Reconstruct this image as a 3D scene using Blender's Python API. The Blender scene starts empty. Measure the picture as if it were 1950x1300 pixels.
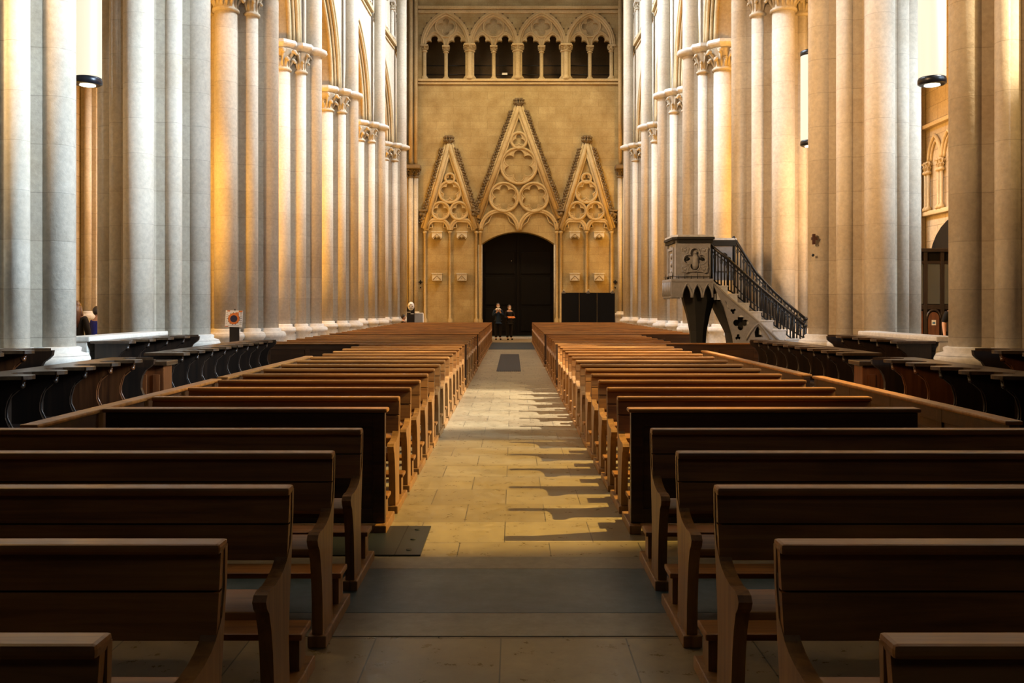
import bpy, bmesh, math, random
from mathutils import Vector, Matrix
from mathutils.geometry import tessellate_polygon
random.seed(7)
PI = math.pi
sc = bpy.context.scene
COL = sc.collection
F = 1764.0            # focal length in pixels of the 1950-wide frame
EYE = 1.65            # eye height
VX, VY = 977.0, 582.0 # vanishing point of the nave in the photograph

# ------------------------------------------------------------------ helpers
class MB:
    """collects geometry, build() links it as ONE mesh object"""
    def __init__(s):
        s.v = []; s.f = []; s.smooth = []
    def add(s, vs, fs, smooth=False):
        b = len(s.v); s.v += [tuple(p) for p in vs]
        s.f += [tuple(b + i for i in f) for f in fs]; s.smooth += [smooth] * len(fs)
        return s
    def box(s, x0, x1, y0, y1, z0, z1, c=0.0):
        if c <= 0:
            vs = [(x0,y0,z0),(x1,y0,z0),(x1,y1,z0),(x0,y1,z0),(x0,y0,z1),(x1,y0,z1),(x1,y1,z1),(x0,y1,z1)]
            fs = [(0,3,2,1),(4,5,6,7),(0,1,5,4),(1,2,6,5),(2,3,7,6),(3,0,4,7)]
            return s.add(vs, fs)
        bm = bmesh.new()
        m = Matrix.Translation(((x0+x1)/2,(y0+y1)/2,(z0+z1)/2)) @ Matrix.Diagonal((x1-x0,y1-y0,z1-z0,1))
        bmesh.ops.create_cube(bm, size=1, matrix=m)
        bmesh.ops.bevel(bm, geom=bm.edges[:], offset=min(c, .45*min(x1-x0,y1-y0,z1-z0)), segments=2, affect='EDGES', profile=.6)
        s.bm(bm); bm.free(); return s
    def bm(s, bm, smooth=False):
        bm.verts.index_update()
        return s.add([v.co[:] for v in bm.verts], [[v.index for v in f.verts] for f in bm.faces], smooth)
    def lathe(s, prof, x=0, y=0, n=16, rot=0, smooth=True, z=0, sx=1, sy=1, caps=True):
        vs = []; fs = []
        for r, h in prof:
            for i in range(n):
                a = rot + 2*PI*i/n
                vs.append((x + r*math.cos(a)*sx, y + r*math.sin(a)*sy, z + h))
        for k in range(len(prof)-1):
            for i in range(n):
                j = (i+1) % n
                a, b, c, d = k*n+i, k*n+j, (k+1)*n+j, (k+1)*n+i
                fs.append((a,b,c,d) if prof[k+1][1] >= prof[k][1] else (d,c,b,a))
        s.add(vs, fs, smooth)
        if caps:
            b = len(s.v) - len(vs)
            lo, hi = (0, len(prof)-1)
            s.f.append(tuple(b + i for i in reversed(range(n)))); s.smooth.append(False)
            s.f.append(tuple(b + hi*n + i for i in range(n))); s.smooth.append(False)
        return s
    def tube(s, pts, r, n=8, closed=False, smooth=True):
        pts = [Vector(p) for p in pts]; N = len(pts)
        if N < 2: return s
        rr = r if isinstance(r, (list, tuple)) else [r]*N
        vs = []; fs = []; up = None
        for i, p in enumerate(pts):
            if closed: t = pts[(i+1) % N] - pts[i-1]
            else: t = pts[min(i+1, N-1)] - pts[max(i-1, 0)]
            if t.length < 1e-9: t = Vector((0,0,1))
            t.normalize()
            if up is None:
                up = Vector((0,0,1)) if abs(t.z) < .9 else Vector((0,1,0))
            a = up - t*up.dot(t)
            if a.length < 1e-5: a = Vector((1,0,0)) - t*t.x
            a.normalize(); b = t.cross(a); up = a
            for k in range(n):
                q = 2*PI*k/n
                vs.append(p + (a*math.cos(q) + b*math.sin(q))*rr[i])
        M = N if closed else N-1
        for i in range(M):
            for k in range(n):
                j = (i+1) % N
                fs.append((i*n+k, i*n+(k+1)%n, j*n+(k+1)%n, j*n+k))
        s.add(vs, fs, smooth)
        if not closed:
            b = len(s.v) - len(vs)
            s.f.append(tuple(b+k for k in reversed(range(n)))); s.smooth.append(False)
            s.f.append(tuple(b+(N-1)*n+k for k in range(n))); s.smooth.append(False)
        return s
    def plate(s, outer, holes, w0, w1, fn):
        """flat shape (u,v) with holes, thick from w0 to w1; fn(u,v,w) -> xyz"""
        loops = [list(outer)] + [list(h) for h in holes]
        tris = tessellate_polygon([[Vector((u,v,0)) for u,v in l] for l in loops])
        flat = [p for l in loops for p in l]; n = len(flat)
        vs = [fn(u,v,w0) for u,v in flat] + [fn(u,v,w1) for u,v in flat]
        fs = []
        for a,b,c in tris:
            fs.append((a,b,c)); fs.append((c+n,b+n,a+n))
        o = 0
        for l in loops:
            m = len(l)
            for i in range(m):
                j = (i+1) % m
                fs.append((o+i,o+j,o+j+n,o+i+n))
            o += m
        return s.add(vs, fs)
    def ball(s, p, r, sub=1, sc=(1,1,1)):
        bm = bmesh.new(); bmesh.ops.create_icosphere(bm, subdivisions=sub, radius=1)
        for v in bm.verts:
            v.co = Vector((v.co.x*sc[0]*r + p[0], v.co.y*sc[1]*r + p[1], v.co.z*sc[2]*r + p[2]))
        s.bm(bm, True); bm.free(); return s
    def mesh(s, name):
        me = bpy.data.meshes.new(name); me.from_pydata(s.v, [], s.f)
        bm = bmesh.new(); bm.from_mesh(me); bmesh.ops.recalc_face_normals(bm, faces=bm.faces[:]); bm.to_mesh(me); bm.free()
        for p, sm in zip(me.polygons, s.smooth): p.use_smooth = sm
        return me
    def build(s, name, mat, parent=None, loc=None):
        me = s.mesh(name); me.materials.append(mat)
        o = bpy.data.objects.new(name, me); COL.objects.link(o)
        if parent: o.parent = parent
        if loc: o.location = loc
        return o

def thing(name, label, cat, loc=(0,0,0), rz=0, group=None):
    o = bpy.data.objects.new(name, None); COL.objects.link(o)
    o.empty_display_size = .1
    o.location = loc; o.rotation_euler = (0,0,rz)
    tag(o, label, cat, group); return o
def tag(o, label, cat, group=None):
    o['label'] = label; o['category'] = cat
    if group: o['group'] = group
    return o
def struct(o, label=None):
    o['kind'] = 'structure'
    if label: o['label'] = label
    return o
def copy_tree(o, parent=None):
    c = o.copy(); COL.objects.link(c)
    if parent: c.parent = parent
    for ch in list(o.children): copy_tree(ch, c)
    return c
ORD = ['first','second','third','fourth','fifth','sixth','seventh','eighth','ninth','tenth','eleventh','twelfth',
       'thirteenth','fourteenth','fifteenth','sixteenth','seventeenth','eighteenth','nineteenth','twentieth']
def arch_pts(u0, u1, v0, h, n=10):
    """pointed arch from (u0,v0) up to the apex and down to (u1,v0)"""
    a = (u1-u0)/2; m = (u0+u1)/2; R = (a*a+h*h)/(2*a); R = max(R, a)
    tm = math.asin(min(1, h/R)); out = []
    for i in range(n+1):
        t = tm*i/n; out.append((m + (R-a) - R*math.cos(t), v0 + R*math.sin(t)))
    return out + [(2*m-u, v) for u, v in reversed(out[:-1])]
def circ(u, v, r, n=28, rot=0):
    return [(u+r*math.cos(rot+2*PI*i/n), v+r*math.sin(rot+2*PI*i/n)) for i in range(n)]
def foil(u, v, R, n, rot=PI/2, N=72):
    """outline of an n-foil inside a circle of radius R"""
    c, q = {3:(.50,.46), 4:(.57,.42), 5:(.62,.38), 6:(.66,.34)}[n]
    out = []
    for i in range(N):
        th = 2*PI*i/N; best = .0
        for k in range(n):
            d = th - rot - 2*PI*k/n; cc = c*R; rr = q*R
            disc = rr*rr - (cc*math.sin(d))**2
            if disc > 0 and math.cos(d) > 0: best = max(best, cc*math.cos(d) + math.sqrt(disc))
        out.append((u + max(best,.2*R)*math.cos(th), v + max(best,.2*R)*math.sin(th)))
    return out

# ------------------------------------------------------------------ materials
class NT:
    def __init__(s, name):
        s.m = bpy.data.materials.new(name); s.m.use_nodes = True
        s.t = s.m.node_tree; s.b = s.t.nodes['Principled BSDF']
    def n(s, kind, **kw):
        x = s.t.nodes.new(kind)
        for k, v in kw.items():
            if k in x.inputs: x.inputs[k].default_value = v
            else: setattr(x, k, v)
        return x
    def l(s, a, b): s.t.links.new(a, b)
    def ramp(s, fac, stops):
        r = s.n('ShaderNodeValToRGB'); e = r.color_ramp.elements
        while len(e) < len(stops): e.new(.5)
        for x, (p, c) in zip(e, stops): x.position = p; x.color = (*c, 1)
        s.l(fac, r.inputs[0]); return r.outputs[0]
    def mix(s, fac, a, b, mode='MIX'):
        x = s.n('ShaderNodeMix', data_type='RGBA', blend_type=mode)
        for sock, val in ((x.inputs[0], fac), (x.inputs[6], a), (x.inputs[7], b)):
            if hasattr(val, 'is_linked') or hasattr(val, 'links'): s.l(val, sock)
            else: sock.default_value = val if isinstance(val, (int, float)) else (*val, 1)
        return x.outputs[2]
def plain(name, col, rough=.6, metal=0.0, spec=.5, emit=None, es=0):
    k = NT(name); k.b.inputs['Base Color'].default_value = (*col,1); k.b.inputs['Roughness'].default_value = rough
    k.b.inputs['Metallic'].default_value = metal; k.b.inputs['Specular IOR Level'].default_value = spec
    if emit:
        k.b.inputs['Emission Color'].default_value = (*emit,1); k.b.inputs['Emission Strength'].default_value = es
    return k.m
def stone(name, ca, cb, mode, bw=.95, rh=.42, mort=.012, dark=.55, rough=.75, bump=.25, stain=None, sf=(.45,.72,.55)):
    """ashlar: ca/cb block colours; mode picks the face: 'x' wall along X, 'y' wall along Y, 'r' round shaft (level joints only)"""
    k = NT(name)
    geo = k.n('ShaderNodeNewGeometry'); sep = k.n('ShaderNodeSeparateXYZ'); k.l(geo.outputs['Position'], sep.inputs[0])
    com = k.n('ShaderNodeCombineXYZ')
    k.l(sep.outputs[0 if mode == 'x' else 1], com.inputs[0]); k.l(sep.outputs[2], com.inputs[1])
    br = k.n('ShaderNodeTexBrick', Scale=1.0)
    br.inputs['Mortar Size'].default_value = mort; br.inputs['Mortar Smooth'].default_value = .3; br.inputs['Bias'].default_value = 0
    br.inputs['Brick Width'].default_value = bw if mode != 'r' else 60; br.inputs['Row Height'].default_value = rh
    br.inputs['Color1'].default_value = (*ca,1); br.inputs['Color2'].default_value = (*cb,1)
    mid = [dark*(a+b)/2 for a, b in zip(ca, cb)]; br.inputs['Mortar'].default_value = (*mid,1)
    k.l(com.outputs[0], br.inputs['Vector'])
    n1 = k.n('ShaderNodeTexNoise', Scale=.9, Detail=6.0, Roughness=.6); k.l(geo.outputs['Position'], n1.inputs['Vector'])
    n2 = k.n('ShaderNodeTexNoise', Scale=14.0, Detail=5.0, Roughness=.65); k.l(geo.outputs['Position'], n2.inputs['Vector'])
    st = stain or [c*.62 for c in cb]
    f1 = k.ramp(n1.outputs[0], [(sf[0],(0,0,0)),(sf[1],(sf[2],)*3)])
    c = k.mix(f1, br.outputs['Color'], st)
    f2 = k.ramp(n2.outputs[0], [(.3,(.82,.82,.82)),(.7,(1.08,1.08,1.08))])
    c = k.mix(1.0, c, f2, 'MULTIPLY')
    k.l(c, k.b.inputs['Base Color']); k.b.inputs['Roughness'].default_value = rough
    k.b.inputs['Specular IOR Level'].default_value = .3
    bp = k.n('ShaderNodeBump', Strength=bump, Distance=.02)
    ad = k.n('ShaderNodeMath', operation='SUBTRACT'); k.l(n2.outputs[0], ad.inputs[0]); k.l(br.outputs['Fac'], ad.inputs[1])
    k.l(ad.outputs[0], bp.inputs['Height']); k.l(bp.outputs[0], k.b.inputs['Normal'])
    return k.m
def wood(name, ca, cb, cc, rough=.4, spec=.5, axis=0, coat=0.0):
    k = NT(name)
    tc = k.n('ShaderNodeTexCoord'); mp = k.n('ShaderNodeMapping')
    s = [16, 16, 16]; s[axis] = .9; mp.inputs['Scale'].default_value = s
    inf = k.n('ShaderNodeObjectInfo'); ml = k.n('ShaderNodeMath', operation='MULTIPLY'); ml.inputs[1].default_value = 40
    k.l(inf.outputs['Random'], ml.inputs[0])
    va = k.n('ShaderNodeVectorMath', operation='ADD'); k.l(tc.outputs['Object'], va.inputs[0]); k.l(ml.outputs[0], va.inputs[1])
    k.l(va.outputs[0], mp.inputs['Vector'])
    n1 = k.n('ShaderNodeTexNoise', Scale=1.0, Detail=7.0, Roughness=.62, Distortion=.6); k.l(mp.outputs[0], n1.inputs['Vector'])
    n2 = k.n('ShaderNodeTexNoise', Scale=1.6, Detail=3.0); k.l(va.outputs[0], n2.inputs['Vector'])
    c = k.ramp(n1.outputs[0], [(.28,ca),(.5,cb),(.74,cc)])
    v = k.ramp(n2.outputs[0], [(.3,(.7,.7,.7)),(.7,(1.15,1.15,1.15))])
    c = k.mix(1.0, c, v, 'MULTIPLY'); k.l(c, k.b.inputs['Base Color'])
    k.b.inputs['Roughness'].default_value = rough; k.b.inputs['Specular IOR Level'].default_value = spec
    k.b.inputs['Coat Weight'].default_value = coat; k.b.inputs['Coat Roughness'].default_value = .2
    bp = k.n('ShaderNodeBump', Strength=.12, Distance=.005); k.l(n1.outputs[0], bp.inputs['Height']); k.l(bp.outputs[0], k.b.inputs['Normal'])
    return k.m

M = {}
SA, SB = (.62,.53,.40), (.54,.45,.33)
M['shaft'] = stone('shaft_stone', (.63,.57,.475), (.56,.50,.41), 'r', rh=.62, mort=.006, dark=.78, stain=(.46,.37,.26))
M['core'] = stone('shaded_core_stone', (.46,.40,.31), (.41,.35,.27), 'r', rh=.62, mort=.007, dark=.7, stain=(.38,.29,.19))  # shaft stone made darker, painting shade into the grooves between shafts
M['nave'] = stone('nave_ashlar', (.66,.60,.50), (.61,.55,.45), 'y', bw=1.1, rh=.45, mort=.006, dark=.8)
M['west'] = stone('west_ashlar', (.50,.40,.22), (.44,.345,.18), 'x', bw=.92, rh=.40, mort=.008, dark=.66, stain=(.24,.15,.05), sf=(.38,.72,.75))
M['carve'] = stone('carved_stone', (.56,.44,.26), (.50,.39,.22), 'r', rh=40, mort=.0, stain=(.34,.24,.11))
M['capital'] = stone('capital_stone', (.52,.45,.34), (.45,.38,.28), 'r', rh=40, mort=.0, stain=(.25,.2,.13))
M['soot'] = stone('sooty_carving', (.20,.15,.09), (.14,.10,.06), 'r', rh=40, mort=.0)
M['base'] = stone('base_stone', (.66,.62,.55), (.58,.54,.48), 'r', rh=.5, mort=.006, stain=(.4,.36,.3))
M['aisle'] = stone('aisle_ashlar', (.50,.40,.26), (.44,.34,.21), 'y', bw=1.0, rh=.45, mort=.01, dark=.6)
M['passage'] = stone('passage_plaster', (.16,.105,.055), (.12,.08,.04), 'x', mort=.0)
M['pulpit'] = stone('pulpit_marble', (.25,.25,.26), (.20,.20,.21), 'r', rh=40, mort=.0, stain=(.13,.12,.11), rough=.5)
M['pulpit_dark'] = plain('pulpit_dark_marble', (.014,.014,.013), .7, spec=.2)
M['step'] = stone('step_marble', (.50,.52,.55), (.43,.45,.48), 'r', rh=40, mort=.0, rough=.4)
M['oak'] = wood('oak', (.12,.044,.009), (.25,.104,.022), (.37,.165,.037), rough=.45, spec=.35, coat=.05)
M['oak_end'] = wood('oak_end_grain', (.12,.05,.012), (.24,.112,.028), (.34,.17,.046), rough=.5, axis=2, coat=.05)
M['oak_dark'] = wood('oak_dark', (.02,.009,.004), (.045,.02,.008), (.075,.034,.013), rough=.4)
M['stall'] = wood('stall_walnut', (.006,.0035,.002), (.016,.008,.004), (.032,.016,.008), rough=.45, axis=2, coat=.05)
M['stall_brown'] = wood('stall_walnut_lit_brown', (.05,.016,.006), (.12,.04,.012), (.18,.065,.02), rough=.3, axis=2, coat=.3)  # reddish-brown wood; on stall dividers it paints in light from the gap
M['stall_top'] = wood('stall_ledge', (.022,.012,.006), (.045,.025,.012), (.075,.042,.02), rough=.3, axis=1, coat=.3)
M['iron'] = plain('black_iron', (.006,.006,.007), .45, .3)
M['black'] = plain('black_cloth', (.006,.006,.007), .85, spec=.15)
M['blackpaint'] = plain('black_paint', (.008,.008,.010), .4)
M['steel'] = plain('dull_steel', (.30,.30,.30), .4, .8)
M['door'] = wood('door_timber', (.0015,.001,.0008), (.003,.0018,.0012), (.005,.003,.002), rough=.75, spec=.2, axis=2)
M['lampband'] = plain('lamp_black_metal', (.012,.014,.02), .35, .5)
M['lamp'] = plain('lamp_glass', (.04,.035,.03), .5, emit=(1,.88,.64), es=1.03)
M['bulb'] = plain('lamp_spot', (1,1,1), .5, emit=(1,.9,.65), es=8)
M['skin'] = plain('skin', (.42,.24,.16), .55)
M['hair'] = plain('dark_hair', (.012,.008,.006), .5)
M['hairb'] = plain('brown_hair', (.055,.02,.010), .5)
M['navy'] = plain('navy_cloth', (.008,.018,.035), .8, spec=.2)
M['blue'] = plain('blue_cloth', (.015,.02,.16), .8, spec=.2)
M['darkcloth'] = plain('dark_cloth', (.007,.006,.007), .85, spec=.2)
M['white'] = plain('white_card', (.75,.75,.75), .6)
M['mask'] = plain('white_mask', (.7,.7,.7), .8)
M['tan'] = plain('tan_cloth', (.22,.17,.11), .8)
M['orange'] = plain('orange_print', (.55,.16,.03), .6)
M['pink'] = plain('pale_pink_print', (.5,.36,.28), .6)
M['bluedisc'] = plain('dark_blue_print', (.008,.012,.05), .5)
M['greyline'] = plain('grey_print', (.22,.22,.24), .6)
M['glass'] = plain('dim_glass', (.05,.06,.06), .08, spec=.8)
M['mat'] = plain('ribbed_mat', (.028,.034,.032), .7)
M['grate'] = plain('grate_black', (.005,.006,.007), .55)

def floor_mat():
    k = NT('floor_slabs')
    geo = k.n('ShaderNodeNewGeometry'); sep = k.n('ShaderNodeSeparateXYZ'); k.l(geo.outputs['Position'], sep.inputs[0])
    com = k.n('ShaderNodeCombineXYZ'); k.l(sep.outputs[0], com.inputs[0]); k.l(sep.outputs[1], com.inputs[1])
    mp = k.n('ShaderNodeMapping'); mp.inputs['Location'].default_value = (.06,-4.60,0); k.l(com.outputs[0], mp.inputs['Vector'])
    br = k.n('ShaderNodeTexBrick', Scale=1.0); br.offset = .5
    br.inputs['Brick Width'].default_value = .62; br.inputs['Row Height'].default_value = .62
    br.inputs['Mortar Size'].default_value = .004; br.inputs['Mortar Smooth'].default_value = .2; br.inputs['Bias'].default_value = 0
    br.inputs['Color1'].default_value = (.33,.26,.15,1); br.inputs['Color2'].default_value = (.25,.19,.11,1); br.inputs['Mortar'].default_value = (.06,.05,.04,1)
    k.l(mp.outputs[0], br.inputs['Vector'])
    n1 = k.n('ShaderNodeTexNoise', Scale=1.7, Detail=7.0, Roughness=.65); k.l(geo.outputs['Position'], n1.inputs['Vector'])
    n2 = k.n('ShaderNodeTexNoise', Scale=9.0, Detail=6.0, Roughness=.7); k.l(geo.outputs['Position'], n2.inputs['Vector'])
    c = k.mix(k.ramp(n1.outputs[0], [(.42,(0,0,0)),(.7,(.6,.6,.6))]), br.outputs['Color'], (.16,.12,.07))
    c = k.mix(1.0, c, k.ramp(n2.outputs[0], [(.3,(.75,.75,.75)),(.7,(1.15,1.15,1.15))]), 'MULTIPLY')
    k.l(c, k.b.inputs['Base Color'])
    k.l(k.ramp(n2.outputs[0], [(.3,(.24,.24,.24)),(.75,(.42,.42,.42))]), k.b.inputs['Roughness'])
    k.b.inputs['Specular IOR Level'].default_value = .5
    bp = k.n('ShaderNodeBump', Strength=.05, Distance=.01); k.l(n2.outputs[0], bp.inputs['Height']); k.l(bp.outputs[0], k.b.inputs['Normal'])
    return k.m
M['floor'] = floor_mat()
def slate_mat(name, a, b, bw=.62):
    k = NT(name)
    geo = k.n('ShaderNodeNewGeometry')
    n1 = k.n('ShaderNodeTexNoise', Scale=2.2, Detail=7.0, Roughness=.65); k.l(geo.outputs['Position'], n1.inputs['Vector'])
    n2 = k.n('ShaderNodeTexNoise', Scale=12.0, Detail=6.0, Roughness=.7); k.l(geo.outputs['Position'], n2.inputs['Vector'])
    c = k.ramp(n1.outputs[0], [(.35,a),(.68,b)])
    c = k.mix(1.0, c, k.ramp(n2.outputs[0], [(.3,(.75,.75,.75)),(.7,(1.2,1.2,1.2))]), 'MULTIPLY')
    k.l(c, k.b.inputs['Base Color']); k.b.inputs['Roughness'].default_value = .38
    return k.m
M['slate'] = slate_mat('slate_band', (.022,.052,.078), (.085,.112,.132))
M['greyslab'] = slate_mat('grey_slab', (.15,.13,.10), (.22,.19,.14))

# ------------------------------------------------------------------ floor
f = MB(); f.box(-16,16,-4,56,-.2,0); struct(f.build('floor', M['floor']))
def slab(x0,x1,y0,y1,mat,n,z=.004):
    b = MB(); b.box(x0,x1,y0,y1,-.05,z); struct(b.build('floor.%03d' % n, mat))
slab(-3.6,3.6,4.97,5.80,M['slate'],1)
slab(-3.6,3.6,4.62,4.965,M['greyslab'],2)
slab(-3.6,3.6,5.805,6.08,M['greyslab'],3)

# ------------------------------------------------------------------ piers
PY = [12.1,17.3,22.3,27.7,33.3,39.2,44.2]
INL = [5.73,5.66,5.65,5.72,5.56,5.41,5.08]
INR = [5.71,5.52,5.26,5.07,5.19,5.42,5.27]
CAP0, CAP1, SPR = 8.50, 9.08, 9.30
def base_prof(r, h=1.12):
    return [(r+.20,0),(r+.20,.30),(r+.15,.36),(r+.13,.40),(r+.13,h-.26),(r+.17,h-.22),(r+.18,h-.16),(r+.15,h-.10),(r+.06,h-.07),(r+.07,h-.02),(r+.035,h)]
def capital_mb(mb, x, y, r, z0=CAP0, z1=CAP1, n=16):
    H = z1-z0
    mb.lathe([(r,z0-.05),(r+.05,z0-.03),(r+.05,z0+.02),(r+.01,z0+.05),(r*1.02,z0+.25*H),(r*1.15,z0+.6*H),(r*1.45,z0+.9*H),(r*1.5,z1)], x, y, n)
    m = 8 if r > .2 else 6
    for tier, (hz, rr, sz) in enumerate(((.48,1.36,.24),(.84,1.78,.28))):
        for i in range(m):
            a = 2*PI*(i + .5*tier)/m; c, s = math.cos(a), math.sin(a)
            q = sz*r + .015
            px, py = x + c*r*rr, y + s*r*rr
            mb.ball((px, py, z0+hz*H), q, 1, (1,1,.8))
            mb.ball((px + c*q*.7, py + s*q*.7, z0+hz*H-.7*q), q*.6, 1)
            mb.tube([(x+c*r*.95, y+s*r*.95, z0+.05),(x+c*r*1.1, y+s*r*1.1, z0+hz*H*.6),(px,py,z0+hz*H)], [.3*q,.45*q,.6*q], 5)
    return mb
SHAFTS = [(-.80,0,.23,'n'),(0,-.75,.26,'b'),(0,.75,.26,'b'),(.80,0,.25,'b')]
SMALL = [(-.50,-.42,.155),(-.50,.42,.155),(.50,-.42,.155),(.50,.42,.155)]
def make_pier(Xc, Yc, side, label, top=20.0):
    """side -1: pier left of the nave, the nave lies towards +X"""
    r = thing('clustered_pier', label, 'pier', (Xc, Yc, 0), PI if side < 0 else 0, 'piers of the nave arcade')
    # local -X faces the nave (a pier on the left is turned by half a turn)
    c = MB()
    P = [(-.80,-.20),(-.56,-.26),(-.52,-.52),(-.24,-.56),(-.20,-.74)]
    poly = P + [(-u,v) for u,v in reversed(P)] + [(-u,-v) for u,v in P] + [(u,-v) for u,v in reversed(P)]
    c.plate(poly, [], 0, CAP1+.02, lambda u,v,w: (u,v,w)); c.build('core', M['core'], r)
    # the bases
    b = MB()
    Q = [(-1.0,-.34),(-.72,-.44),(-.66,-.66),(-.42,-.72),(-.34,-.96)]
    pol = Q + [(-u,v) for u,v in reversed(Q)] + [(-u,-v) for u,v in Q] + [(u,-v) for u,v in reversed(Q)]
    b.plate(pol, [], 0, .34, lambda u,v,w: (u*1.05,v*1.05,w))
    b.plate(pol, [], .34, .84, lambda u,v,w: (u*.97,v*.97,w))
    for x,y,rr,k in SHAFTS: b.lathe(base_prof(rr), x, y, 24)
    for x,y,rr in SMALL: b.lathe(base_prof(rr), x, y, 16)
    b.build('base', M['base'], r)
    for x,y,rr,k in SHAFTS:
        s = MB(); s.lathe([(rr,1.05),(rr,top if k == 'n' else CAP0)], x, y, 28)
        s.build('shaft', M['shaft'], r)
        if k == 'n':
            g = MB(); g.lathe([(rr-.01,CAP1-.02),(rr+.12,CAP1+.03),(rr+.17,CAP1+.10),(rr+.15,CAP1+.17),(rr-.01,SPR+.02)], x, y, 24); g.build('annulet', M['base'], r)
        else:
            capital_mb(MB(), x, y, rr).build('capital', M['capital'], r)
    for x,y,rr in SMALL:
        s = MB(); s.lathe([(rr,1.05),(rr,CAP0)], x, y, 20); s.build('shaft', M['shaft'], r)
        capital_mb(MB(), x, y, rr).build('capital', M['capital'], r)
    a = MB()
    for x,y,rr,k in SHAFTS[1:]: a.lathe([(rr+.10,CAP1),(rr+.24,CAP1+.09),(rr+.26,CAP1+.13),(rr+.24,SPR)], x, y, 8, PI/8, False)
    for x,y,rr in SMALL: a.lathe([(rr+.10,CAP1),(rr+.22,CAP1+.09),(rr+.24,CAP1+.13),(rr+.22,SPR)], x, y, 8, PI/8, False)
    a.plate(poly, [], CAP1+.005, SPR-.003, lambda u,v,w: (u*.99,v*.99,w))
    a.build('abacus', M['base'], r)
    return r
side_word = {-1: 'opposite the pulpit', 1: 'on the pulpit side'}
pl = {-1: ['bright clustered stone pier at the picture edge, nearest pier opposite the pulpit',
           'wide clustered pier rising behind the choir stalls, second opposite the pulpit',
           'clustered stone pier behind the round-printed poster stand',
           'clustered pier just past the poster pier, fourth opposite the pulpit',
           'clustered stone pier opposite the pulpit, fifth from the front',
           'clustered stone pier opposite the pulpit, sixth from the front',
           'clustered stone pier beside the dark totem with the white disc'],
      1: ['tan clustered stone pier at the picture edge, nearest pier on the pulpit side',
          'wide clustered pier with a white-lit flank, at the foot of the pulpit stairs',
          'clustered stone pier rising directly behind the pulpit stairs',
          'orange-lit clustered pier rising behind the pulpit body',
          'clustered stone pier just past the pulpit, fifth from the front',
          'clustered stone pier past the pulpit, sixth from the front',
          'clustered stone pier beside the black folding screen, last on the pulpit side']}
XC = {-1: [-(v+1.03) for v in INL], 1: [v+1.03 for v in INR]}
for sd in (-1, 1):
    for k, y in enumerate(PY):
        make_pier(XC[sd][k], y, sd, pl[sd][k])

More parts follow.
